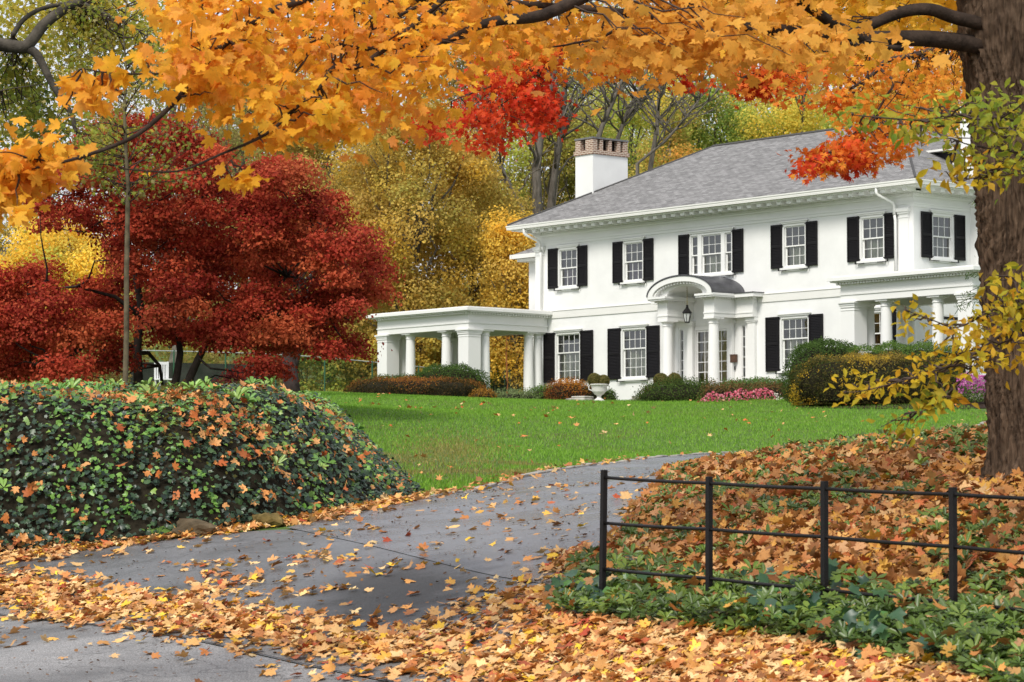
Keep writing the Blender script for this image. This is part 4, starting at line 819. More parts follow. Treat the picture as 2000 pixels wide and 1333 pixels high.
# ---------------------------------------------------------------- young tree with pale trunk
YT=52.; yo=Vector((at(245,760,YT)[0],YT,0)); yo.z=float(H(yo.x,yo.y)); R_=empty('young_tree',yo,0,'slender young tree with pale straight trunk rising from the ivy before the red maple','tree')
yp=lambda u,v,d=0: Vector(at(u,v,YT+d))-yo
stem=[Vector((0,0,-.2)),yp(245,740),yp(247,650),yp(247,540),yp(249,430),yp(250,360),yp(246,300),yp(243,220),yp(247,140),yp(240,60),yp(250,-10)]
t=MB(); t.tube(stem,[.056,.052,.05,.048,.046,.043,.038,.03,.022,.016,.01],10); TT=t.build('trunk',mat('pale_bark',(.11,.09,.055),.85,.2,nscale=4,namt=.5,col2=(.17,.14,.085)),R_,True)
lm=MB(); tips=[]; rs=random.Random(9)
for i in range(64):
    k=rs.uniform(4.6,9.8); j=int(k); s_=stem[j].lerp(stem[min(j+1,10)],k-j); sg=rs.choice((-1,1)); e=s_+Vector((sg*rs.uniform(.25,1.35),rs.uniform(-.7,.7),rs.uniform(.1,1.0))); q=wander(s_,e,5,.08,rs); lm.tube(q,taper(.016,.004,6),5); tips+=q[2:]
for e in (yp(225,380),yp(212,350),yp(290,360),yp(320,330)): q=wander(yp(248,400),e,4,.06,rs); lm.tube(q,taper(.015,.005,5),5); tips+=q[2:]
lm.build('branches',TWIG,TT,True)
tp=np.array([list(RNG.choice(len(tips))*[0]) or [0] for _ in range(0)]) if False else np.array([tuple(t_) for t_ in tips]); k=RNG.choice(len(tp),2100); P=tp[k]+RNG.normal(size=(2100,3))*np.array([.16,.16,.13]); 
tipd=np.tile([0,0,-1.],(2100,1))+RNG.normal(size=(2100,3))*.7
scatter('crown',MAPLE2,P,frames(RNG.normal(size=(2100,3)),tipd),.085*(.7+.6*RNG.random(2100)),pal(['#8f9a35','#a3a544','#7c8a34','#b2a650','#8a7840','#6e7a30','#a59a66'],2100),LEAF,R_)
# ---------------------------------------------------------------- hanging branch work: pixels are only used to look up where each bough is in the world
def bough(mb,pts,r0,r1,o,n=7): 
    P=[Vector(at(u,v,Y))-o for u,v,Y in pts]
    # smooth
    Q=[P[0]]
    for i in range(len(P)-1):
        a=P[max(i-1,0)];b=P[i];c=P[i+1];d=P[min(i+2,len(P)-1)]
        for t in (.25,.5,.75,1): Q.append(.5*((2*b)+(c-a)*t+(2*a-5*b+4*c-d)*t*t+(3*b-a-3*c+d)*t**3))
    mb.tube(Q,taper(r0,r1,len(Q)),n); return Q
def sprays(root,o,polys,limbpts,mtw,mleaf,tmpl,seed,crown_name='crown',tipdown=1.1,twigpar=None):
    """polys: (polygon, Y0, Y1, clumps, leaves per clump, leaf size, spread m, colours)"""
    rs=random.Random(seed); tw=MB(); AP=[];AC=[];AS=[]
    L=np.array([tuple(p) for p in limbpts])
    for poly,Y0,Y1,nc,nl,ls,sp,cols in polys:
        us=[p[0] for p in poly];vs_=[p[1] for p in poly]; done=0;tr=0
        while done<nc and tr<nc*60:
            tr+=1; u=rs.uniform(min(us),max(us)); v=rs.uniform(min(vs_),max(vs_))
            if not inpoly(u,v,poly): continue
            done+=1; Y=rs.uniform(Y0,Y1); c=np.array(at(u,v,Y))-np.array(o)
            d=np.linalg.norm(L-c,axis=1)+np.maximum(0,c[2]-L[:,2])*.6; j=np.argmin(d); dd=np.linalg.norm(L[j]-c)
            s_=Vector(L[j]) if dd<60 else Vector(c)+Vector((rs.uniform(-.5,.5),rs.uniform(-.4,.4),rs.uniform(.2,.5)))
            q=wander(s_,Vector(c),5,.09,rs); tw.tube(q,taper(.012 if dd<3.2 else .015,.003,6),4)
            m=int(nl*rs.uniform(.6,1.4)); P=c+RNG.normal(size=(m,3))*sp*np.array([1,1,.62])
            kk=RNG.random(m)<.35
            q_=np.array([tuple(x_) for x_ in q]); P[kk]=q_[RNG.integers(2,6,kk.sum())]+RNG.normal(size=(kk.sum(),3))*sp*.5
            AP.append(P); base=pal(cols,1,.1); AC.append(np.clip(base*.5+pal(cols,m,.12)*.5,.003,1)); AS.append(ls*(.68+.6*RNG.random(m)))
    P=np.concatenate(AP);C=np.concatenate(AC);S=np.concatenate(AS); T=len(P)
    tip=np.array([0,0,-tipdown])+RNG.normal(size=(T,3))*.6; nrm=RNG.normal(size=(T,3))+np.array([0,-.9,.9])
    tw.build('twigs',mtw,twigpar or root,False); return scatter(crown_name,tmpl,P,frames(nrm,tip),S,C,mleaf,root)
# big maple by the fence
BO=Vector((5.1,27.,0)); BO.z=float(H(5.1,27.)); BM=empty('maple_tree',BO,0,'big maple with thick furrowed brown trunk at the right edge and orange leaves overhead','tree')
def bigtrunk():
    prof=[(960,.66),(930,.585),(905,.54),(880,.515),(850,.50),(750,.49),(600,.495),(450,.51),(350,.525),(250,.55),(170,.585),(110,.63),(60,.66),(0,.66),(-60,.62),(-160,.56),(-400,.5)]
    zs=[at(2010,v,27)[2] for v,_ in prof]; rs_=[r for _,r in prof]; nz=420; na=240
    Z=np.linspace(zs[0],zs[-1],nz); R=np.interp(Z,zs,rs_); A=np.linspace(0,2*math.pi,na,endpoint=False); ZZ,AA=np.meshgrid(Z,A,indexing='ij')
    rr_=np.random.default_rng(2); D=np.zeros_like(ZZ)
    ww=AA+.10*np.sin(ZZ*2.1+1)+.05*np.sin(ZZ*5.7+AA*3)
    for f,a in ((17,.012),(29,.012),(43,.009),(71,.006)):
        ph=rr_.random(3)*6; s_=np.sin(f*ww+ph[0]+1.3*np.sin(ZZ*3.1+ph[1]+AA*4)+.8*np.sin(ZZ*7.3+ph[2]+AA*9)); D+=1.5*a*(1-2*np.abs(s_)**.7)
    D+=.008*np.sin(ZZ*31+AA*13+2*np.sin(AA*23)); D+=.035*np.sin(2*AA+ZZ*.5)+.02*np.sin(3*AA+1-ZZ*.7)
    flare=np.exp(-(ZZ-Z[0])/.28); D+=flare*.13*(np.maximum(0,np.sin(5*AA+.6))**2)
    RR=R[:,None]+D; cx=(at(2015,900,27)[0]-BO.x)+.15-.18*np.clip((Z-zs[0])/(at(2015,0,27)[2]-zs[0]),0,1.2); V=np.stack([cx[:,None]+RR*np.cos(AA),0+RR*np.sin(AA),ZZ-BO.z],-1).reshape(-1,3)
    j,i=np.meshgrid(np.arange(nz-1),np.arange(na),indexing='ij'); a=(j*na+i).ravel(); b=(j*na+(i+1)%na).ravel(); q=np.c_[a,b,b+na,a+na]
    return npmesh('trunk',V,q.ravel(),np.arange(len(q))*4,np.full(len(q),4),BARK,None,BM,True)
BT=bigtrunk(); lb=MB(); LP=[]
for pts,a,b in [([(1990,105,26.9),(1890,86,26.7),(1800,76,26.4),(1700,76,26),(1600,68,25.6),(1500,58,25.2),(1380,50,25),(1260,32,25),(1150,18,25),(1020,8,25),(880,-10,25)],.105,.022),
 ([(1990,60,26.8),(1875,38,26.6),(1820,20,26.4),(1770,22,26.3),(1720,40,26.2),(1670,66,26)],.075,.05),([(1700,85,26),(1640,55,25.6),(1590,20,25.3),(1530,-20,25)],.06,.05),([(1760,95,26.2),(1700,92,25.8),(1640,84,25.3),(1560,86,25)],.035,.012),
 ([(2000,-80,27),(1700,-120,26),(1400,-70,25),(1180,-20,24),(1060,30,23.5),(980,40,23.2),(930,52,23),(870,80,22.8),(800,90,22.7),(700,95,22.6),(625,75,22.5)],.09,.012),
 ([(1180,-20,24),(1000,-12,23.5),(860,-2,23),(780,2,22.8),(720,8,22.6),(675,16,22.5)],.035,.016),([(860,-2,23),(800,20,22.7),(760,45,22.6),(728,58,22.5)],.02,.008),([(850,28,22.8),(820,52,22.7),(785,70,22.6)],.014,.006),
 ([(1100,-60,24),(800,-40,23),(560,10,22.4),(460,70,22),(395,128,21.7),(350,190,21.5),(270,262,21.3),(180,300,21.2),(100,322,21),(-20,345,21)],.045,.008),
 ([(395,128,21.7),(345,142,21.6),(280,145,21.5),(215,143,21.5),(165,135,21.4)],.012,.005),([(125,318,21.1),(60,310,21.05),(20,298,21),(-20,300,21)],.009,.004),
 ([(900,-30,23),(720,120,22.3),(655,130,22),(625,170,21.9),(585,205,21.8),(520,262,21.6),(430,302,21.5),(345,335,21.4),(240,330,21.3)],.028,.006),([(580,212,21.8),(505,262,21.7),(440,325,21.6)],.006,.003),
 ([(1300,-40,25),(1200,60,24.5),(1120,85,24.2),(1080,92,24)],.02,.007),([(1300,-60,25),(1000,-60,24),(700,-50,23),(480,-20,22.5),(380,-10,22)],.04,.01),([(1100,-100,25),(600,-90,23),(300,-60,22)],.04,.012)]:
    LP+=bough(lb,pts,a,b,BO)
lb.build('limbs',mat('limb_bark',(.04,.027,.02),.85,.15,nscale=9,namt=.45,bump=.5,bscale=40),BT,True)
OR=['#efaa2c','#eb9f28','#f2ba36','#e68f2a','#eea63a','#e08a30','#f3c544','#e6b23a','#e59a50']; ORY=['#f2bf36','#eeb22e','#f6cb42','#e8a432','#dcae38']
polys=[([(350,-60),(350,60),(370,120),(420,190),(500,215),(560,230),(640,240),(700,245),(800,215),(860,190),(890,130),(1000,100),(1000,-60)],21.5,26,128,25,.106,.29,OR),
 ([(470,200),(500,300),(540,290),(580,230),(700,245),(690,180)],21,23,14,13,.14,.18,ORY),
 ([(360,20),(380,190),(470,190),(460,60)],21,23,24,13,.14,.2,OR),
 ([(880,-60),(880,90),(1000,110),(1100,60),(1300,75),(1450,60),(1560,60),(1560,-60)],24.6,28,60,27,.118,.29,['#e8a432','#dc9630','#ecb23e','#d48a32','#e2a538']),
 ([(1150,60),(1160,110),(1250,120),(1420,100),(1500,130),(1540,90),(1540,40)],24,26,20,16,.13,.25,['#dc9a38','#d6923a','#e4ae4a']),
 ([(1240,20),(1260,95),(1400,110),(1560,115),(1740,110),(1740,50),(1500,30)],23,24.6,24,13,.14,.22,['#e2a040','#dc9a3c','#eab24c']),([(1500,-60),(1560,80),(1650,75),(1720,30),(1880,40),(1880,-60)],27,31,60,22,.13,.3,ORY),
 ([(0,270),(0,350),(60,350),(125,320),(135,285),(70,265)],20.8,21.6,15,12,.14,.13,OR),([(-40,290),(-40,410),(60,400),(100,350),(20,330)],20.8,21.8,19,12,.14,.13,OR),
 ([(100,120),(100,190),(150,180),(215,210),(240,150),(170,130)],21.2,21.8,7,7,.15,.09,OR),([(225,100),(230,140),(290,130),(280,95)],21.3,21.7,2,6,.15,.07,ORY),([(300,110),(300,140),(370,130),(360,95)],21.3,21.7,3,5,.14,.06,ORY),([(365,160),(375,195),(460,185),(455,160)],21.4,21.8,4,6,.14,.08,ORY),
 ([(415,345),(420,385),(490,380),(490,340)],21.5,21.7,2,6,.15,.06,ORY),([(500,260),(510,290),(575,285),(570,255)],21.6,21.8,3,5,.15,.07,OR),([(590,215),(600,250),(690,245),(680,210)],21.6,22,6,7,.15,.1,OR),([(275,342),(278,360),(302,358),(298,340)],21.3,21.4,1,2,.13,.02,ORY)]
sprays(BM,BO,polys,LP,TWIG,LEAF,MAPLE,5,twigpar=BT)
# second maple further back: smaller orange and scarlet leaves
SO2=Vector((at(2080,900,42)[0],42,0)); SO2.z=float(H(SO2.x,42)); SM=empty('maple_tree',SO2,0,'orange and scarlet maple with leafy boughs hanging in front of the roof','tree')
t=MB(); t.tube([Vector((0,0,-.3)),Vector((0,0,3)),Vector((-.1,0,6)),Vector((.2,0,9.5))],[.3,.24,.2,.12],12); T2=t.build('trunk',GBARK,SM,True)
lb=MB(); LP=[]
for pts,a,b in [([(2075,100,42),(1950,60,42),(1850,90,41.8),(1780,110,41.5),(1730,120,41.3),(1700,150,41),(1650,180,41)],.09,.02),([(1705,85,41.5),(1716,130,41.2),(1745,160,41),(1730,190,41),(1712,220,41),(1695,240,40.8),(1655,270,40.8)],.03,.01),([(1700,95,41.5),(1690,160,41.2),(1650,190,41)],.014,.007),([(2075,20,42),(1700,-20,42),(1400,60,41),(1250,110,41),(1130,90,41),(1020,150,41),(960,190,41)],.1,.012),([(1130,90,41),(1080,110,41),(1000,190,41),(920,240,41)],.02,.008),([(1340,60,41),(1320,100,41),(1290,120,41)],.015,.007),([(1480,50,41),(1500,120,41),(1460,150,41)],.02,.008),([(1740,160,41),(1760,170,41),(1700,240,40.9),(1600,310,40.8)],.012,.006),([(1020,150,41),(900,190,41),(850,220,41),(815,245,41)],.012,.005)]:
    LP+=bough(lb,pts,a,b,SO2,6)
lb.build('limbs',TWIG,T2,True)
RD=['#dc4424','#cf381e','#e25428','#bd2c18','#dd5a2c']; RO=['#ec8034','#e66c2a','#f09a38','#e2582a','#f0a83c']; OO=['#ec9a32','#e88c2e','#f0ac3c','#e27c2a','#f0bc46']
polys=[([(905,150),(885,210),(890,270),(910,298),(960,290),(1010,270),(1085,245),(1085,185),(1060,150),(1000,110),(940,120)],40,43.5,56,34,.10,.17,RD),([(790,245),(800,270),(855,265),(860,225),(880,240),(880,215),(840,210)],40.5,42,9,22,.095,.1,RD),
 ([(1060,200),(1060,240),(1100,265),(1090,215)],41,42,5,22,.095,.1,RD),([(930,100),(960,170),(1050,150),(1080,120),(1120,80),(1020,60)],40,43.5,34,30,.105,.18,RO),
 ([(1040,50),(1080,130),(1190,150),(1300,140),(1400,125),(1400,60)],40,44,62,30,.105,.2,OO),([(1140,100),(1160,140),(1210,160),(1240,120)],40.5,42,6,24,.1,.12,RO),
 ([(1310,130),(1330,175),(1350,165),(1345,120)],41,42,3,22,.1,.1,RD),([(1380,60),(1400,160),(1440,185),(1560,180),(1640,130),(1640,60)],40,44,66,30,.105,.2,RO),
 ([(1420,150),(1430,185),(1520,185),(1510,150)],40.5,42,8,26,.1,.12,RD),([(1620,60),(1600,130),(1650,180),(1640,230),(1720,260),(1840,240),(1880,200),(1880,80)],40,45,95,30,.105,.22,OO),
 ([(1590,195),(1600,210),(1660,210),(1680,180),(1620,185)],40.6,41.4,7,24,.1,.1,RO),([(1550,315),(1570,335),(1640,340),(1700,320),(1770,310),(1780,280),(1700,255),(1650,265),(1590,290)],40,42,40,32,.10,.13,RO),
 ([(1545,310),(1560,335),(1640,342),(1700,325),(1690,305),(1600,310)],40,41.6,16,26,.1,.1,RD)]
sprays(SM,SO2,polys,LP,TWIG,LEAF,MAPLE2,6,twigpar=T2)
# ---------------------------------------------------------------- tree at the left edge with grey crooked limb
LO=Vector((at(-230,900,56)[0],56,0)); LO.z=float(H(LO.x,56)); LT=empty('old_tree',LO,0,'old tree reaching in at top left with crooked grey limb and green leaves','tree')
t=MB(); t.tube([Vector((0,0,-.3)),Vector((.1,0,3)),Vector((0,0,6)),Vector((.5,0,8.5)),Vector((.8,0,12))],[.4,.33,.3,.25,.1],12); T3=t.build('trunk',GBARK,LT,True); lb=MB(); LP=[]
for pts,a,b in [([(-190,120,56),(-60,88,56),(0,88,56),(45,93,56),(62,80,56),(85,50,56),(120,22,56),(165,-5,56),(230,-60,56)],.17,.09),([(45,90,56),(70,105,56),(85,130,56),(100,160,56),(118,190,56),(140,225,56),(148,260,56)],.11,.045),([(118,190,56),(135,185,56),(165,180,56)],.05,.03),([(25,70,56.5),(45,40,56.5),(80,18,56.5),(140,5,56.5)],.06,.04),([(165,8,57),(210,30,57),(260,55,57),(300,80,57)],.04,.012),([(0,178,56),(30,172,56),(85,165,56)],.015,.008),([(-190,0,56),(0,-30,56),(200,-40,56),(400,-20,57)],.12,.03)]:
    LP+=bough(lb,pts,a,b,LO,9)
lb.build('limbs',mat('grey_limb',(.065,.056,.045),.9,.15,nscale=5,namt=.5,bump=.6,bscale=25),T3,True)
YG=['#bdb848','#d0bc46','#a3ac44','#8f9c40','#d8c450','#b09a40']; GG=['#5c7030','#748434','#909a3c','#4c602a','#b0a63e','#a8983a']
sprays(LT,LO,[([(-40,-40),(-40,60),(120,90),(250,60),(330,-40)],57,62,85,34,.13,.4,YG+['#c9b03a','#d4c04a']),([(100,60),(120,150),(240,130),(330,100),(330,40),(200,50)],57,61,45,26,.13,.35,YG),([(-40,110),(-40,280),(60,300),(140,260),(110,190),(60,120)],57,61,60,32,.13,.35,GG),([(130,190),(140,290),(240,310),(240,200)],56,60,18,24,.12,.3,YG)],LP,TWIG,LEAF,MAPLE2,8,twigpar=T3)
# ---------------------------------------------------------------- young beech just outside the right edge, its sprays cross the big trunk
EO=Vector((at(2230,900,22.6)[0],22.6,0)); EO.z=float(H(EO.x,22.6)); ET=empty('beech_sapling',EO,0,'small beech with drooping yellow green sprays crossing the big maple trunk','tree')
t=MB(); t.tube([Vector((0,0,-.2)),Vector((.05,0,1.5)),Vector((0,0,3.2)),Vector((.1,0,5))],[.06,.05,.035,.015],9); T4=t.build('trunk',GBARK,ET,True); lb=MB(); LP=[]
for pts,a,b in [([(2230,300,22.6),(2100,250,22.3),(1980,235,22),(1880,225,21.8),(1800,235,21.6),(1720,230,21.5),(1665,225,21.5)],.02,.004),([(2000,300,22.2),(1900,285,22),(1850,270,21.9),(1800,285,21.8)],.009,.003),([(2230,420,22.6),(2100,330,22.2),(1990,320,22),(1920,345,21.8),(1860,352,21.7)],.015,.003),
 ([(2230,620,22.6),(2080,560,22),(1980,590,21.8),(1930,610,21.6),(1870,640,21.5),(1820,625,21.4),(1765,605,21.3)],.018,.003),([(2080,560,22),(1960,650,21.6),(1890,700,21.4),(1840,720,21.2),(1760,745,21.1),(1680,765,21.),(1645,765,21)],.012,.003),([(1990,640,21.8),(1920,700,21.5),(1860,760,21.3),(1810,800,21.2),(1770,810,21.1),(1720,835,21)],.008,.003),([(2100,650,22),(2000,600,21.7),(1970,540,21.6)],.01,.003)]:
    LP+=bough(lb,pts,a,b,EO,5)
lb.build('branches',TWIG,T4,True)
BG=['#93a236','#7d9436','#a8aa3a','#c4ac34','#6f8a34','#b29a30']; BY=['#c9b22e','#d6bd34','#bda62c','#a9a430','#dcb22c','#c98a28']
sprays(ET,EO,[([(1660,205),(1670,250),(1760,265),(1800,300),(1850,290),(1900,350),(2040,350),(2040,180),(1900,190),(1760,200)],21.2,22.6,64,11,.09,.11,BG),([(1840,335),(1850,365),(1900,370),(1990,340),(1980,310),(1900,320)],21.4,22,12,8,.10,.08,BY),
 ([(1760,590),(1770,640),(1850,640),(1930,590),(2040,560),(2040,690),(1930,720),(1860,650)],21.1,22.2,38,10,.085,.10,BY),([(1640,745),(1650,780),(1760,760),(1850,720),(1930,720),(1880,660),(1830,690),(1740,730)],21,21.8,34,9,.085,.09,BY),([(1715,840),(1740,850),(1800,820),(1880,780),(1850,760),(1790,780)],21,21.6,17,7,.095,.08,BG+BY),([(1920,540),(1940,600),(2040,640),(2040,520)],21.4,22.4,20,9,.105,.09,BG+BY)],LP,TWIG,LEAF,OVAL,9,twigpar=T4,tipdown=.5)
# ---------------------------------------------------------------- hemlock behind the trunk
HO=Vector((at(1985,900,60)[0],60,0)); HO.z=float(H(HO.x,60)); HT=empty('hemlock_tree',HO,0,'dark green hemlock mostly hidden by the big trunk, wispy drooping tips beside the wall','tree')
t=MB(); t.tube([Vector((0,0,-.2)),Vector((0,0,8))],[.14,.03],9); T5=t.build('trunk',DBARK,HT,True); lb=MB(); P=[];rs=random.Random(17)
for i in range(70):
    z=rs.uniform(2.2,7.6); a=rs.uniform(0,6.28); l_=(8.4-z)*.2+rs.uniform(.05,.35); e=Vector((math.cos(a)*l_,math.sin(a)*l_,z-.35*l_)); q=wander((0,0,z),e,6,.05,rs); lb.tube(q,taper(.018,.004,7),4)
    for j in range(60): k=rs.uniform(1.5,5.99); jj=int(k); s_=q[jj].lerp(q[jj+1],k-jj); P.append(tuple(s_+Vector((rs.gauss(0,.07),rs.gauss(0,.07),-abs(rs.gauss(0,.07))))))
lb.build('limbs',TWIG,T5,True); P=np.array(P); n=len(P)
NEED=([(-.06,-.5,0),(.06,-.5,0),(.04,.5,-.1),(-.04,.5,-.1)],[(0,1,2,3)])
scatter('crown',NEED,P,frames(RNG.normal(size=(n,3)),RNG.normal(size=(n,3))+np.array([0,0,-1.])),.14*(.6+.6*RNG.random(n)),pal(['#4b6436','#5b7440','#3c5430','#6c8048'],n),LEAF,HT)
def vn(x,y,s,seed=0):
    """cheap smooth noise 0..1"""
    r=np.random.default_rng(seed); o_=np.zeros_like(x)
    for i in range(5): a=r.random()*6.28; f=s*(1.6**i)*.7; o_+=np.sin((x*math.cos(a)+y*math.sin(a))*f+r.random()*6+1.5*np.sin((y*math.cos(a)-x*math.sin(a))*f*.6+r.random()*6))/(1.35**i)
    return np.clip(.5+o_/5,0,1)
# ================================================================ clipped shrubs and beds by the house
def ppt(u,v,Y): return np.array(at(u,v,Y))
def hedge(label,u0,u1,vt,vb,Y,dr,cols,leaf=.05,p=2.4,dens=420,w=None,group='shrubs in the bed before the house',name='clipped_shrub',low=None,cat='shrub',tilt=0,bumps=.06,tops=None,seed=1,rough=.05,patch=None):
    """rounded clipped shrub: superellipsoid shell of tiny leaves over a dark twig core"""
    a=ppt((u0+u1)/2,(vt+vb)/2,Y); hx=(u1-u0)/2/5400*Y; zt=ppt(u0,vt,Y)[2]; zb=ppt(u0,vb,Y)[2]; g=float(H(a[0],Y)); zb=min(zb,g); hz=(zt-zb)
    root=empty(name,(a[0],Y,zb),0,label,cat,group)
    area=2*(hx*hz*2+dr*hz*2)+4*hx*dr; n=int(area*dens); n=min(n,42000)
    d=unit(RNG.normal(size=(n,3))); d[:,2]=np.where(d[:,2]<-.62,-d[:,2],d[:,2])
    k=(np.abs(d)**p).sum(1)**(-1/p); S=d*k[:,None]; ph=RNG.random(6)*6
    bb=1+bumps*(np.sin(S[:,0]*7*max(1,hx/1.2)+ph[0])*np.cos(S[:,2]*5+ph[1])+.7*np.sin(S[:,1]*6+S[:,0]*11*max(1,hx/1.5)+ph[2]))
    P=S*np.array([hx,dr,hz*.62])*bb[:,None]+np.array([0,0,hz*.38]); P+=RNG.normal(size=P.shape)*rough
    P[:,2]=np.maximum(P[:,2],.01)
    c=pal(cols,n,.16,w)
    if tops is not None:
        tc_,zc=tops; kk=(P[:,2]+.22*np.sin(P[:,0]*2.1+ph[3])+RNG.normal(size=n)*.12>hz*zc); c[kk]=pal(tc_,int(kk.sum()),.12)
    if patch is not None:
        kk=(vn(P[:,0]*1.,P[:,2]*1.6,3.2,seed)-.25*P[:,0]/hx+RNG.normal(size=n)*.09>.80)&(P[:,1]<.3); c[kk]=pal(patch,int(kk.sum()),.12)
    scatter('foliage',QUAD,P,frames(S+RNG.normal(size=S.shape)*.55),leaf*(.7+.7*RNG.random(n)),c,LEAFFAR,root)
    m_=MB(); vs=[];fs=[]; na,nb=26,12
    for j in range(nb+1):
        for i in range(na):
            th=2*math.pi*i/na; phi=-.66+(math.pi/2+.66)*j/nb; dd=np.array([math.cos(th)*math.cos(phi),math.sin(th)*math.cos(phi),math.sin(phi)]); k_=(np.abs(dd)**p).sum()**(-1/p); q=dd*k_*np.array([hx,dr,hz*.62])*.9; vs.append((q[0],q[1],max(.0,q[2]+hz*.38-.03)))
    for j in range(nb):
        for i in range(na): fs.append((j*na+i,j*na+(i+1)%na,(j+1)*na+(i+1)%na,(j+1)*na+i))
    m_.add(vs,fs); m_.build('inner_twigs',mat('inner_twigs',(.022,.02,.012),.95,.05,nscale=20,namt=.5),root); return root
DG=['#3f5527','#4a622c','#35491f','#56702f']; MG=['#4f6a2e','#5f7a34','#6c863a','#44602a']; BR=['#6a4526','#7a5229','#4f3420','#5c4a24','#8a6030']; BRd=['#3d3a1d','#4a3a20','#33331a','#5a4424']; RB=['#7a3f22','#8f5128','#5f3320','#a0642e','#6a5a2a']; GO=['#d6a92e','#e0b838','#c4922a']; GR=['#7d8a5c','#6c7a4a','#8a9a68','#5c6a3c']
hedge('dark green dome shaped shrub in front of the left porch corner pillar',800,958,716,790,104.2,1.3,DG,dens=520)
hedge('low dark green shrub at the foot of the leftmost porch pillar',690,868,736,790,105.6,1.1,DG,dens=480)
hedge('long low reddish brown clipped hedge left of the house',678,942,741,782,101.6,1.2,BRd,dens=520,p=3.2,tops=(['#7a4a26','#8a5a2c','#6a3f22','#a8762e'],.72),name='clipped_hedge',cat='hedge')
hedge('small golden brown shrub at the right end of the brown hedge',918,970,763,788,100.6,.6,['#a87a2e','#8a6228','#6f5226'],dens=600)
hedge('low grey green juniper before the open side of the left porch',962,1052,767,790,100.8,.9,GR,dens=520,rough=.09)
hedge('green sloping shrub below the leftmost ground floor window',1030,1120,756,790,101.5,.9,MG,dens=520)
hedge('rusty red brown shrub left of the white urn',1068,1152,746,790,100.2,.8,RB,dens=620,rough=.08,tops=(['#b8802e','#a0622a'],.8))
hedge('dark shrub directly behind the white urn',1128,1178,757,790,100.4,.6,['#3a3a20','#4a4426','#2f3a1c'],dens=560)
hedge('round green ball shrub right of the white urn',1168,1204,763,790,100.6,.45,DG,dens=620,p=2.1)
hedge('broad dark green spreading yew below the entrance',1242,1425,746,797,97.6,1.5,['#4a5e28','#3a4e22','#5a6e30','#30421c'],dens=520,p=1.9,rough=.10)
hedge('little brown shrub at the left foot of the spreading yew',1252,1292,757,790,98.6,.4,BR,dens=560)
hedge('dull red brown shrub under the pair of round topped pots',1283,1335,747,782,98.3,.5,['#6b4a2e','#7a5634','#5a3f28'],dens=560)
hedge('low green mound left below the door',1395,1482,746,785,96.8,.8,['#5f7a40','#6c884a','#4f6a34'],dens=520)
hedge('low green mound right below the door',1425,1550,742,785,96.2,1.0,['#5f7a40','#6c884a','#4f6a34'],dens=520)
for a,b,s in ((1375,1418,'left'),(1412,1462,'middle'),(1455,1548,'right')):
    hedge('spiky brown plants behind the pink flowers, %s clump of three'%s,a,b,753,792,94.9,.5,['#7a5a38','#8a6844','#66482c','#6a6a38'],dens=520,rough=.11,group='brown clumps behind the flowers',name='brown_plant',cat='plant')
hedge('big dark green rounded shrub at the left of the right porch',1533,1692,669,795,90.6,1.5,DG,dens=520,p=2.6)
hedge('long dark green clipped hedge under the right porch columns',1640,1908,676,790,89.8,1.3,MG,dens=480,p=3.4,name='clipped_hedge',cat='hedge')
hedge('thick hedge mottled yellow and brown in front of the right porch',1546,1862,697,792,87.2,1.4,['#434020','#504a26','#3a3c1c','#5c5228','#4a5826'],dens=560,p=2.9,tops=(['#a8903a','#867438','#6a5a2c','#7a6a30'],.84),name='clipped_hedge',cat='hedge',patch=['#b8982e','#a8862c','#c4a63a'],seed=4)
def flowers(label,u0,u1,v0,v1,Y,cols,n,whites=None,leafc=MG,name='flower_bed_plant'):
    a=ppt((u0+u1)/2,v1,Y); root=empty(name,tuple(a),0,label,'flowers'); hx=(u1-u0)/2/5400*Y; hz=(v1-v0)/5400*Y
    m=n*2; P=np.c_[RNG.uniform(-hx,hx,m),RNG.normal(size=m)*.35,RNG.random(m)*hz*.9*(1-.3*np.abs(RNG.random(m)))]; scatter('foliage',QUAD,P,frames(RNG.normal(size=P.shape)+np.array([0,-.5,1])),.06*(.7+.6*RNG.random(m)),pal(leafc,m),LEAFFAR,root)
    xx=RNG.uniform(-hx,hx,n); P=np.c_[xx,RNG.normal(size=n)*.35-.05,hz*(.35+.9*RNG.random(n)**.7)*(.75+.5*vn(xx,xx*0,4.,3))*np.clip(1.15-(np.abs(xx)/hx)**4,.3,1)]; c=pal(cols,n)
    if whites: k=P[:,0]>hx*.72; c[k]=pal(whites,int(k.sum()))
    scatter('blossom',BIT,P,frames(RNG.normal(size=P.shape)*.5+np.array([0,-1,.6])),.055*(.7+.7*RNG.random(n)),c,LEAFFAR,root); return root
flowers('low bed of pink and red flowers with a few white ones at its right end',1360,1538,770,797,93.6,['#d86a7c','#c8506a','#e09aa6','#b8486a','#d8808c'],620,['#f0ece4','#e8e0d8'])
flowers('magenta flowering bush beside the big maple trunk',1860,1932,742,785,86,['#c468ac','#ac5496','#d284ba','#9a4c84'],800)
tag(grid_mesh('mulch_bed',np.arange(4,17,.2),np.arange(80,97,.2),MULCH,.02,keep=lambda x,y:(sdist(x,y,np.array([at(1535,800,93)[:2],at(1560,793,86.2)[:2],at(1700,793,84.6)[:2],at(1880,795,83.4)[:2],at(1990,795,84)[:2],at(1950,780,92)[:2],at(1560,780,96)[:2]]))>0)),kind='structure')
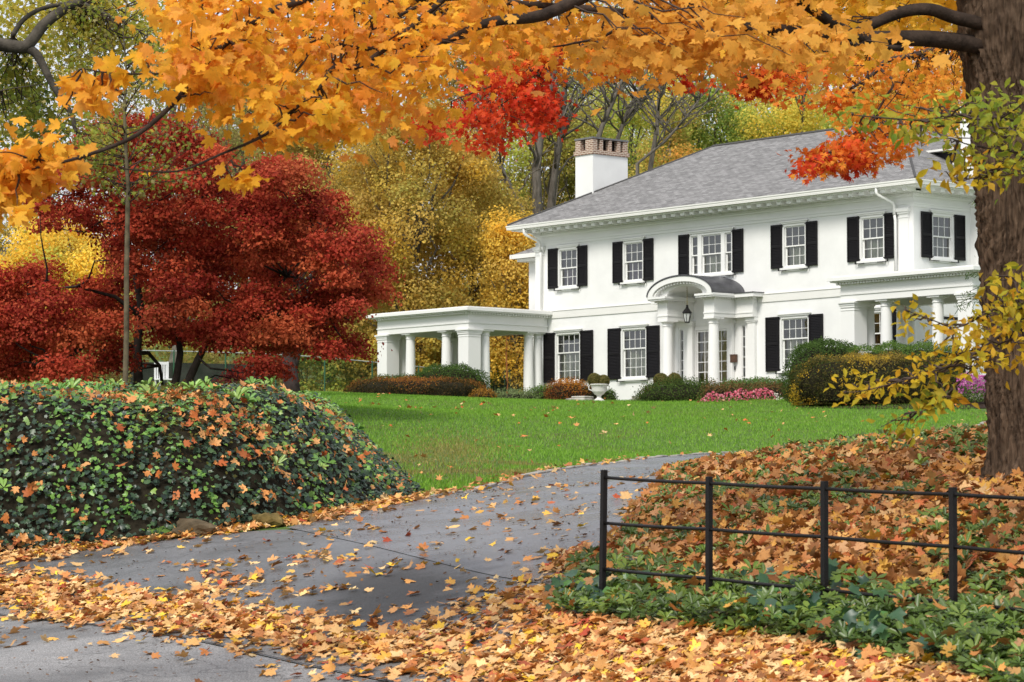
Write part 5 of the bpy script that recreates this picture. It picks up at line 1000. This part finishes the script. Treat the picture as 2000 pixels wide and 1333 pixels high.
# grey front walk beyond the lawn crest, stone edging
WK=mat('walk_stone',(.42,.40,.36),.8,.2,nscale=4,namt=.25)
ob,_,_=ribbon('front_walk',[at(1150,786,99.2)[:2],at(1245,788,98.0)[:2]],[hw(-13.6,-2.2)[:2],hw(-8,-2.2)[:2]],WK,.03,n=20,k=10); tag(ob,kind='structure')
q=ppt(1133,786,99.4); r_=empty('stone_step',(q[0],q[1],float(H(q[0],q[1]))),-.7,'low grey curved stone step at the foot of the white urn','step'); m_=MB(); m_.box(-.45,.42,-.3,.3,-.2,.10); m_.box(-.2,.42,-.28,.28,.101,.17); ob=m_.build('stone',WK,r_); bv=ob.modifiers.new('b','BEVEL'); bv.width=.04; bv.segments=3
# urns with boxwood balls
def urn(u,v,Y,label,balls,sc=1.):
    q=ppt(u,v,Y); z=float(H(q[0],Y)); root=empty('urn_planter',(q[0],Y,q[2]),0,label,'planter','urn planters by the entrance walk')
    m_=MB(); s=sc; m_.box(-.2*s,.2*s,-.2*s,.2*s,min(0,z-q[2])-.05,.05); m_.lathe(0,0,[(.17*s,.051),(.17*s,.08),(.09*s,.12),(.07*s,.19),(.10*s,.23),(.17*s,.27),(.24*s,.36),(.27*s,.5),(.30*s,.58),(.34*s,.60),(.34*s,.63),(.28*s,.635)],22)
    for sg in (-1,1): m_.tube([(sg*.25*s,0,.4),(sg*.36*s,0,.44),(sg*.37*s,0,.55),(sg*.30*s,0,.6)],.022,6)
    m_.build('urn',mat('white_urn_stone',(.72,.71,.68),.7,.2,nscale=6,namt=.12),root)
    for i,(dx,dz,r) in enumerate(balls):
        n=3800; d=unit(RNG.normal(size=(n,3))); P=d*r*(.85+.2*RNG.random((n,1)))+np.array([dx,0,dz]); scatter('boxwood_ball',QUAD,P,frames(d+RNG.normal(size=d.shape)*.5),.04*(.7+.6*RNG.random(n)),pal(['#6a6a38','#7a7440','#565a2e','#8a7a48'],n),LEAFFAR,root)
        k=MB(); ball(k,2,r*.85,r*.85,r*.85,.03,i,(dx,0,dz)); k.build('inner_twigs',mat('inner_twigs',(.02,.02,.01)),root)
urn(1170,785,99.0,'white stone urn holding two clipped round balls, left of the entrance walk',[(-.16,.78,.24),(.16,.74,.22)])
urn(1303,788,98.4,'urn mostly hidden behind shrubs with two clipped round balls, right of the walk',[(-.22,.80,.27),(.26,.83,.25),(.0,.72,.2)])
# ---------------------------------------------------------------- patio chairs in the left porch
def patio_chair(x,y,rz,label):
    root=empty('patio_chair',hw(x,y,.18),-(math.pi/2-hth)+rz,label,'chair','black iron chairs in the porch'); s=MB(); s.box(-.29,.29,-.27,.27,.40,.45); s.build('seat',IRON,root)
    b=MB(); b.tube([(-.28,.27,.45),(-.29,.33,.85),(-.2,.35,.97),(0,.36,1.01),(.2,.35,.97),(.29,.33,.85),(.28,.27,.45)],.018,6)
    for i in range(-4,5): b.tube([(i*.055,.28,.45),(i*.055+.02,.31,.62),(i*.055-.02,.33,.8),(i*.055,.35,.96)],.011,4)
    b.tube([(-.28,.31,.7),(.28,.31,.7)],.012,5); b.build('backrest',IRON,root)
    for sx in (-1,1):
        for sy in (-1,1): MB().tube([(sx*.25,sy*.23,.4),(sx*.28,sy*.26,0)],.016,6).build('leg',IRON,root)
        MB().tube([(sx*.29,.3,.66),(sx*.31,0,.68),(sx*.31,-.22,.64),(sx*.29,-.24,.44)],.015,6).build('armrest',IRON,root)
patio_chair(-20.6,-1.5,.4,'black iron patio chair in the porch nearest the column pair'); patio_chair(-21.6,-1.9,-.3,'black iron patio chair in the middle of the left porch'); patio_chair(-22.3,-2.9,2.6,'black iron patio chair nearest the porch corner pillar, partly hidden by the dome shrub')
# ---------------------------------------------------------------- chain link fence
FM=mat('green_fence_paint',(.03,.10,.05),.5,.4); FR=mat('galvanised_rail',(.5,.52,.5),.4,.5,metal=.4)
F0=ppt(235,765,107); F1=ppt(1075,765,121)
fz=lambda x,y: float(H(x,y))
CF=empty('chain_link_fence',(F0[0],F0[1],fz(F0[0],F0[1])),0,'green chain link fence with pale top rail running behind the porch and red maple','fence'); o=Vector(CF.location); ht=1.62
def fpt(t,z): 
    x=F0[0]+(F1[0]-F0[0])*t; y=F0[1]+(F1[1]-F0[1])*t; return Vector((x,y,max(fz(x,y),5.55)+z))-o
npn=9
for i in range(npn+1): MB().tube([fpt(i/npn,-.3),fpt(i/npn,ht+.05)],.035,7).build('post',FM,CF)
for z in (ht,.08): MB().tube([fpt(i/40,z) for i in range(41)],.024,6).build('rail',FR,CF)
Lf=math.hypot(F1[0]-F0[0],F1[1]-F0[1]); v=[];f=[];st=.085; nd=int(Lf/st); m_=MB()
hh=ht-.08
for i in range(-int(hh/st),nd):
    for sg in (1,-1):
        a=i*st; b=a+hh
        za,zb_=(0,hh) if sg>0 else (hh,0)
        a2,b2=max(a,0),min(b,Lf)
        if b2<=a2: continue
        z0=za+(zb_-za)*(a2-a)/hh; z1=za+(zb_-za)*(b2-a)/hh
        p,q=fpt(a2/Lf,z0+.08),fpt(b2/Lf,z1+.08); w_=.0032; n0=len(m_.v); up=Vector((0,0,w_)); 
        m_.add([p-up,q-up,q+up,p+up],[(0,1,2,3)])
m_.build('wire_mesh',FM,CF)
sc2=MB(); 
for i in range(24): 
    a,b=.02+.30*i/24,.02+.30*(i+1)/24; p0,p1=fpt(a,.1),fpt(b,.1); q1,q0=fpt(b,ht*.72),fpt(a,ht*.72); dy=Vector((0,.05+.02*math.sin(i*1.7),0)); dy2=Vector((0,.05+.02*math.sin(i*1.7+1.7),0)); sc2.add([p0+dy,p1+dy2,q1+dy2,q0+dy],[(0,1,2,3)])
sc2.build('windscreen',mat('grey_windscreen',(.055,.05,.045),.85,.1,nscale=2,namt=.35),CF)
# thin copper coloured sapling with stakes seen through the porch
x,y,_=ppt(990,765,117); z=fz(x,y); sp=empty('sapling',(x,y,z),0,'thin coppery sapling tied to green stakes seen through the porch','tree'); m_=MB(); m_.tube([(0,0,0),(.02,0,1.2),(-.03,0,2.4),(.02,0,3.4)],[.045,.04,.03,.01],7); m_.build('trunk',mat('copper_bark',(.30,.12,.04),.7,.2),sp)
m_=MB()
for dx in (-.12,.17): m_.tube([(dx,.05,0),(dx*.7,.03,1.7)],.014,5)
m_.build('stake',FM,sp); P=RNG.normal(size=(160,3))*np.array([.25,.2,.5])+np.array([0,0,3.0]); scatter('crown',QUAD,P,frames(RNG.normal(size=P.shape)),.1*(.7+.6*RNG.random(160)),pal(FOLC['orange']+FOLC['yellow'],160),LEAFFAR,sp)
# white garden chair and dark barrow glimpsed between the red maple stems
gq=ppt(320,758,88); gz=fz(gq[0],88); gz=max(gz,gq[2]-.15); gc=empty('garden_chair',(gq[0],88,gz),.5,'white garden chair glimpsed between the stems of the red maple','chair'); WP=mat('white_plastic',(.75,.75,.75),.4,.4)
MB().box(-.24,.24,-.22,.22,.40,.44).build('seat',WP,gc); m_=MB(); m_.box(-.24,-.19,.2,.24,.44,1.0); m_.box(.19,.24,.2,.24,.44,1.0); m_.box(-.19,.19,.2,.235,.9,.99)
for i in range(5): m_.box(-.16+i*.075,-.12+i*.075,.205,.23,.44,.9)
m_.build('backrest',WP,gc)
for sx in (-1,1):
    for sy in (-1,1): MB().box(sx*.21-.02,sx*.21+.02,sy*.19-.02,sy*.19+.02,0,.4).build('leg',WP,gc)
# white neighbouring house glimpsed at the far left
nq=ppt(-70,700,150); nb=empty('neighbour_house',(nq[0],150,float(H(nq[0],150))),0,'white clapboard house corner glimpsed at the far left edge behind yellow leaves','house')
m_=MB(); m_.box(-2,2.3,0,6,-1,6.6); wl2=m_.build('wall',WHITE,nb); m_=MB(); [m_.box(-2,2.32,-.02,-.001,z/10*2.2,z/10*2.2+.16) for z in range(1,28)]; m_.build('clapboards',TRIM,nb); m_=MB(); m_.add([(-2.4,-.4,6.6),(2.7,-.4,6.6),(2.7,6.4,6.6),(-2.4,6.4,6.6),(.15,-.4,8.8),(.15,6.4,8.8)],[(0,1,4),(1,2,5,4),(2,3,5),(3,0,4,5)]); m_.build('roof',SLATE,nb)
MB().box(-1.2,-.2,-.05,-.021,3.2,4.8).build('window',BLACK,nb)
# ================================================================ iron rail fence in the foreground
FPs=[(1180,918,24.0),(1385,931,22.75),(1610,940,21.55),(1861,952,20.45),(2145,965,19.4)]
fp=[Vector(at(*p)) for p in FPs]; ff=empty('iron_fence',(fp[0].x,fp[0].y,float(H(fp[0].x,fp[0].y))),0,'black iron fence of square posts and three thin round rails on the leafy bank','fence'); o=Vector(ff.location)
d=(fp[-1]-fp[0]); ang=math.atan2(d.y,d.x)
for i,p in enumerate(fp):
    m_=MB(); L=(1.22,1.2,1.18,1.25,1.25)[i]; tl=.012*(1 if i==0 else .3); s_=.0235
    vs=[]
    for (z,off) in ((0,0),(-L,-tl*1.6)):
        for a,b in ((-s_,-s_),(s_,-s_),(s_,s_),(-s_,s_)):
            vs.append(p-o+Vector((a*math.cos(ang)-b*math.sin(ang)+off,a*math.sin(ang)+b*math.cos(ang),z)))
    m_.add(vs,[(0,1,2,3),(7,6,5,4),(0,4,5,1),(1,5,6,2),(2,6,7,3),(3,7,4,0)]); ob=m_.build('post',IRON,ff); bv=ob.modifiers.new('b','BEVEL'); bv.width=.004; bv.segments=2
for row,vv in enumerate([(933,944,955,966,979),(1022,1034,1049,1068,1090),(1112,1130,1152,1177,1205)]):
    pts=[]; 
    for i,(q,v_) in enumerate(zip(FPs,vv)):
        pts.append(Vector(at(q[0],v_,q[2]))-o)
    Q=[]
    for i in range(len(pts)-1):
        for t in (0,.25,.5,.75): Q.append(pts[i].lerp(pts[i+1],t)+Vector((0,0,-.006*math.sin(math.pi*t))))
    Q.append(pts[-1]); MB().tube(Q,.0145,8).build('rail',IRON,ff,True)
# rocks at the foot of the ivy
RK=mat('mossy_yellow_rock',(.16,.115,.035),.9,.15,nscale=4,namt=.55,col2=(.24,.17,.06),bump=.9,bscale=12); RK2=mat('brown_rock',(.10,.075,.045),.92,.12,nscale=4,namt=.5,bump=.9,bscale=12)
for lb,u,v,Y,rx,rz,m__,sd in [('yellowish mossy boulder at the foot of the ivy beside the driveway',528,1022,36.2,.21,.12,RK,1),('brown earth covered rock left of the yellow boulder at the ivy foot',385,1040,35.6,.30,.13,RK2,2)]:
    q=hit(u,v+8); z=q[2]; root=empty('rock',(q[0],q[1]-.05,z),.4,lb,'rock'); k=MB(); ball(k,3,rx,rx*.8,rz,.22,sd,(0,0,rz*.5)); 
    k.v=[(a+.02*math.sin(b*40+a*33),b,c+.02*math.sin(a*37+b*21)) for a,b,c in k.v]; k.build('stone',m__,root,False)
# ================================================================ ground cover and leaves
def uvof(P): d=(P[:,1]*CT+(P[:,2]-EZ)*ST); w_=-P[:,1]*ST+(P[:,2]-EZ)*CT; return CX+F*P[:,0]/d, CY-F*w_/d
def gnormal(X,Y,e=.15):
    zx=(H(X+e,Y)-H(X-e,Y))/(2*e); zy=(H(X,Y+e)-H(X,Y-e))/(2*e); return unit(np.stack([-zx,-zy,np.ones_like(zx)],-1))
# ivy on the mound
n=60000; n=190000; X=RNG.uniform(-13,-1,n); Y=RNG.uniform(33.5,56,n); k=(sdist(X,Y,MOUND)>-.16)&(np.abs(X)<Y*.2+.6); X,Y=X[k],Y[k]; nr=gnormal(X,Y); k=RNG.random(len(X))<np.clip(1.25-(Y-36)/22,.2,1)*.36/np.maximum(nr[:,2],.2); X,Y,nr=X[k],Y[k],nr[k]; Z=H(X,Y); n=len(X); print('ivy',n)
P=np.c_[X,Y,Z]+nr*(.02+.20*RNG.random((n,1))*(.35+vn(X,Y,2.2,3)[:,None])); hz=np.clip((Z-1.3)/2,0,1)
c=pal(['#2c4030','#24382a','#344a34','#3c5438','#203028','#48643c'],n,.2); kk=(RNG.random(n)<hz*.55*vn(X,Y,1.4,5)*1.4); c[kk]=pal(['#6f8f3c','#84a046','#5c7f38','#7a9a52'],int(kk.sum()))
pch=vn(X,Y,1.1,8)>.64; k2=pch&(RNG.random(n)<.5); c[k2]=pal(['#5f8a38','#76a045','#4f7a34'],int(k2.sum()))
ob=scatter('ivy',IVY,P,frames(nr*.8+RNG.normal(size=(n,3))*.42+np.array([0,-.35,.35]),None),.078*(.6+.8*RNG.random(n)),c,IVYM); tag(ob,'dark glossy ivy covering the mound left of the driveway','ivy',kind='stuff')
# darker moss / needle tufts on the mound
n=9000; u_=RNG.normal(size=n)*95+360; v_=RNG.normal(size=n)*60+860
X=RNG.uniform(-9,-2,n*3); Y=RNG.uniform(35,46,n*3); Z=H(X,Y); uu,vv=uvof(np.c_[X,Y,Z]); k=(np.exp(-((uu-370)/110)**2-((vv-855)/70)**2)>RNG.random(len(X)))&(sdist(X,Y,MOUND)>.2); X,Y,Z=X[k],Y[k],Z[k]; n=len(X); nr=gnormal(X,Y)
P=np.c_[X,Y,Z]+nr*RNG.random((n,1))*.32; ob=scatter('moss_shrub',QUAD,P,frames(nr+RNG.normal(size=(n,3))*.8),.05*(.6+.8*RNG.random(n)),pal(['#4a4a22','#5a5628','#3c401e','#6a6a30','#5c3f22'],n),LEAFFAR); tag(ob,'olive brown creeping juniper in the middle of the ivy mound','creeping plant',kind='stuff')
# broad leaved weeds on the mound (rosettes) and pachysandra on the right bank
n=900; X=RNG.uniform(-12,-1,n); Y=RNG.uniform(35,50,n); Z=H(X,Y); k=(sdist(X,Y,MOUND)>.1)&(RNG.random(n)<np.clip((Z-1.2)/2.2,.12,.85)*vn(X,Y,1.2,12)*1.3); X,Y,Z=X[k],Y[k],Z[k]; n=len(X); nr=gnormal(X,Y)
ob=scatter('ground_cover_mound',ROS,np.c_[X,Y,Z]+nr*.2,frames(nr+np.array([0,-.4,.5])+RNG.normal(size=(n,3))*.2),.27*(.6+.7*RNG.random(n)),pal(['#6f9a40','#84a84e','#5a8a3a','#92ac5a'],n),IVYM); tag(ob,'light green leafy weeds poking out of the ivy on the left mound','weeds',kind='stuff')
n=150000; X=RNG.uniform(-.5,11,n); Y=RNG.uniform(16,50,n); k=(sdist(X,Y,BANK)>-.05)&(X<Y*.2+.7); X,Y=X[k],Y[k]; Z=H(X,Y); uu,vv=uvof(np.c_[X,Y,Z]); n=len(X)
front=(vv>1132+.10*(uu-1180))&(vv<1285+.16*(uu-1180)); nz=vn(X,Y,3.0,21); patch=vn(X,Y,2.0,33)
dn=np.where(front,np.where((uu>1090),1.9,0),np.where(patch>.585,.55,.02)); dn=np.where((vv<905)&(uu>1330),.5,dn); edge=(sdist(X,Y,BANK)<.35)&(Y>25); dn=np.where(edge&(nz>.35),.8,dn); dn=np.where(np.hypot(X-5.1,Y-27)<.75,0,dn)
k=RNG.random(n)<dn*.30*np.clip(24/Y,.2,1)*.85; X,Y,Z,fr=X[k],Y[k],Z[k],front[k]; n=len(X); nr=gnormal(X,Y); up=np.where(fr,.15,.07)*(.3+1.1*RNG.random(n))*(.5+vn(X,Y,3.,40))
ob=scatter('ground_cover',ROS2,np.c_[X,Y,Z]+nr*up[:,None],frames(nr+np.array([0,-.45,.6])+RNG.normal(size=(n,3))*.28),.185*(.65+.6*RNG.random(n)),pal(['#4c6426','#5e762c','#3c5220','#728638','#465a24'],n,.18),IVYM); tag(ob,'green pachysandra growing through the leaves on the right bank','ground cover',kind='stuff')
print('pachysandra',n)
n2=2600; i=RNG.choice(n,min(n2,n)) if n else []; PP=np.c_[X,Y,Z][i]; kk=fr[i]&(vn(PP[:,0],PP[:,1],2.4,61)>.58); PP=PP[kk]+np.array([0,0,.16])+RNG.normal(size=(int(kk.sum()),3))*.08
if len(PP): ob=scatter('ivy_patch',IVY,PP,frames(np.tile([0,-.6,.8],(len(PP),1))+RNG.normal(size=PP.shape)*.4),.13*(.6+.7*RNG.random(len(PP))),pal(['#2f4a3a','#35523c','#4f7a38','#3c5c3c'],len(PP)),IVYM); tag(ob,'dark ivy leaves among the pachysandra below the iron fence','ivy',kind='stuff')
# fallen leaves
FL=['#d6a262','#c98c50','#dcb276','#bf7c44','#d09450','#e0bc86','#a8683a','#d6a86e','#c4905c','#dca848','#a8744a','#8a5834']; FLP=FL+['#a8452a','#e8bf3a','#e4c68e','#dfb070']
def litter(name,label,X,Y,lift,tilt,size,cols,tmpl=MAPLE,m=None,gain=1.):
    Z=H(X,Y); n=len(X); nr=gnormal(X,Y); P=np.c_[X,Y,Z]+nr*lift[:,None]; c=pal(cols,n,.16)*gain
    ob=scatter(name,tmpl,P,frames(nr+RNG.normal(size=(n,3))*tilt),size*(.55+.75*RNG.random(n)),c,m or LITM); tag(ob,label,'leaves',kind='stuff'); return n
# right bank: thick litter
n=95000; X=RNG.uniform(-.8,11,n); Y=RNG.uniform(16,50,n); k=(sdist(X,Y,BANK)>-.15)&(X<Y*.2+.7); X,Y=X[k],Y[k]; Z=H(X,Y); uu,vv=uvof(np.c_[X,Y,Z]); front=(vv>1140+.10*(uu-1180))&(vv<1290+.16*(uu-1180))&(uu>1120)
dn=np.where(front,.07,.98-.5*(vn(X,Y,2.,33)>.60)); dn=np.where(vv<900,.42,dn); k=(RNG.random(len(X))<dn*np.clip(26/Y,.3,1))&(np.hypot(X-5.1,Y-27)>.5); X,Y,fr=X[k],Y[k],front[k]
lift=np.where(fr,.16+.12*RNG.random(len(X)),.015+.10*RNG.random(len(X))); print('bank leaves',litter('fallen_leaves_bank','thick drift of brown and orange maple leaves on the right bank',X,Y,lift,.5,.118,['#c08446','#a86c36','#b87e48','#9a6034','#d89a58','#c88542','#e0ac66','#bc763a','#d0904a','#e2b880','#b87440','#daa04e','#c28a56','#e4ae46','#c8683a','#d8a474'],MAPLE,gain=.72))
# apron, road edge and driveway
n=150000; X=RNG.uniform(-8,4.5,n); Y=RNG.uniform(18,40,n); off=(X-RE[1,0])*rn[0]+(Y-RE[1,1])*rn[1]; Z=H(X,Y); uu,vv=uvof(np.c_[X,Y,Z]); inb=sdist(X,Y,BANK)>0; inm=sdist(X,Y,MOUND)>.1
bandr=np.clip((uu-560)/620,0,1); base=vn(X,Y,1.15,71); fine=vn(X,Y,3.2,72)
# drift line along the road edge, heap before the fence, thin scatter above
edge=np.exp(-((off+.72)/.5)**2); edge2=smst(.55,-.2,off)
heap=smst(0,1,(uu-700)/500)*smst(-3.6,-2.0,off)*(off<.1); heap2=smst(0,1,(uu-1040)/130)*(vv>1080)
bare=np.exp(-((uu-280)/190)**2-((vv-1140)/42)**2)+np.exp(-((uu-790)/175)**2-((vv-1165)/58)**2)+.8*np.exp(-((uu-560)/150)**2-((vv-1110)/30)**2)
streak=np.clip((base*.6+fine*.5-.56)*5,0,1)*(off<.1)*(off>-3.6)*np.clip(1-bare*1.1,.04,1)
dn=np.maximum.reduce([edge*.85*(.35+fine),heap*(.35+.9*base)*np.clip(1-bare,.08,1),heap2*1.05,streak*.62*np.clip(1-(-off-2.6)/2.2,.06,1),np.full(len(X),.009)])
foot=np.exp(-((sdist(X,Y,MOUND)+.28)/.24)**2); dn=np.maximum(dn,foot*.95); dn=np.where(off>.0,np.where(off<.25,.10,np.where(off<1.2,.012,.001)),dn)
k=(~inb)&(~inm)&(RNG.random(len(X))<dn*.80)&(np.abs(X)<Y*.2+.5); X,Y=X[k],Y[k]; dd=dn[k]
print('apron leaves',litter('fallen_leaves_apron','orange and tan maple leaves drifted over the driveway apron',X,Y,.035+.035*RNG.random(len(X))*dd,.24,.118,FLP,MAPLE))
n=420; X=RNG.uniform(-6,6,n); Y=RNG.uniform(28,66,n); k=(~(sdist(X,Y,BANK)>0))&(~(sdist(X,Y,MOUND)>0)); X,Y=X[k],Y[k]; Z=H(X,Y); uu,vv=uvof(np.c_[X,Y,Z])
from math import isnan
DRP=np.r_[KL,KR[::-1]]; onr=sdist(X,Y,DRP)>0; k=onr&(RNG.random(len(X))<np.clip(1.0-(Y-28)/32,.12,1)); litter('fallen_leaves_driveway','single maple leaves scattered on the wet driveway',X[k],Y[k],np.full(int(k.sum()),.04),.25,.115,FLP)
n=900; i=RNG.integers(0,len(KL),n); X=KL[i,0]+RNG.normal(size=n)*.22-.1; Y=KL[i,1]+RNG.normal(size=n)*.2; k=RNG.random(n)<np.clip(1.2-(Y-35)/22,.05,1); litter('fallen_leaves_kerb','leaves collected along the stone kerb',X[k],Y[k],.05+.04*RNG.random(int(k.sum())),.4,.115,FL)
n=5200; X=RNG.uniform(-7.5,3,n); Y=RNG.uniform(19,50,n); k=(~(sdist(X,Y,BANK)>-.0))&(~(sdist(X,Y,MOUND)>0))&(sdist(X,Y,DRP)>-6)&(np.abs(X)<Y*.2+.4)&((sdist(X,Y,DRP)>0)|(Y<36))&(vn(X,Y,2.6,77)+RNG.random(n)*.4>.62)
ob_n=litter('leaf_crumbs','small brown crumbs of leaves and grit on the asphalt',X[k],Y[k],np.full(int(k.sum()),.035),.3,.032,['#5c4028','#7a5632','#3f3024','#946a3c'],BIT)
# on the ivy mound
n=26000; X=RNG.uniform(-13,-1,n); Y=RNG.uniform(34,50,n); sd_=sdist(X,Y,MOUND); Z=H(X,Y); uu,vv=uvof(np.c_[X,Y,Z]); k=(sd_>-.05)&(np.abs(X)<Y*.2+.5)&(RNG.random(n)<(.10+.85*np.clip((vn(X,Y,1.5,91)-.40)*3,0,1)*np.clip(1.2-uu/800,.25,1)*np.clip((Z-1.2)/1.4,.3,1))*.95); litter('fallen_leaves_ivy','tan and orange maple leaves caught on the ivy mound',X[k],Y[k],.10+.10*RNG.random(int(k.sum())),.6,.125,['#d08a4a','#c4763a','#dca468','#b8652f','#d99a5c','#c98548','#a8562c'])
# on the lawn
n=1500; X=RNG.uniform(-6,14,n); Y=RNG.uniform(41,100,n); onr=sdist(X,Y,DRP)>-.1; k=(~onr)&(sdist(X,Y,BANK)<-.1)&(sdist(X,Y,MOUND)<-.2)&(RNG.random(n)<np.clip(.42*vn(X,Y,.7,5)-(Y-60)*.002,.05,1)); litter('fallen_leaves_lawn','a few pale orange maple leaves lying on the lawn',X[k],Y[k],.05+.03*RNG.random(int(k.sum())),.45,.15,['#d99c5c','#cf7f3c','#e2bd8a','#c4652f','#dba870'],MAPLE2)
# grass blades
BL=([(-.12,0,0),(.12,0,0),(.03,.25,1.)],[(0,1,2)])
n=330000; X=RNG.uniform(-9,14,n); Y=41+60*RNG.random(n)**1.35; k=(sdist(X,Y,DRP)<-.06)&(sdist(X,Y,BANK)<-.0)&(sdist(X,Y,MOUND)<-.0)&(np.abs(X)<Y*.2+.5); X,Y=X[k],Y[k]; n=len(X); Z=H(X,Y); g=vn(X,Y,.35,44); dry=(vn(X,Y,.9,45)>.62)&(Y<56); uu,vv=uvof(np.c_[X,Y,Z]); dry|=(np.exp(-((uu-880)/90)**2-((vv-885)/35)**2)>RNG.random(n))
c=pal(['#6c9a2e','#7aa636','#5a8626','#88b040'],n,.16); c[dry]=pal(['#8a8c40','#94884a','#747e38','#a09058'],int(dry.sum())); 
Rm=frames(RNG.normal(size=(n,3))*.28+np.array([0,0,1.]),RNG.normal(size=(n,3)))
ob=scatter('grass',BL,np.c_[X,Y,Z],Rm,(.042+.042*RNG.random(n))*np.where(Y<48,1.2,1),c,GRASSM); tag(ob,'fresh green clipped grass of the sloping lawn','grass',kind='stuff')
print('objects',len(SC.objects))
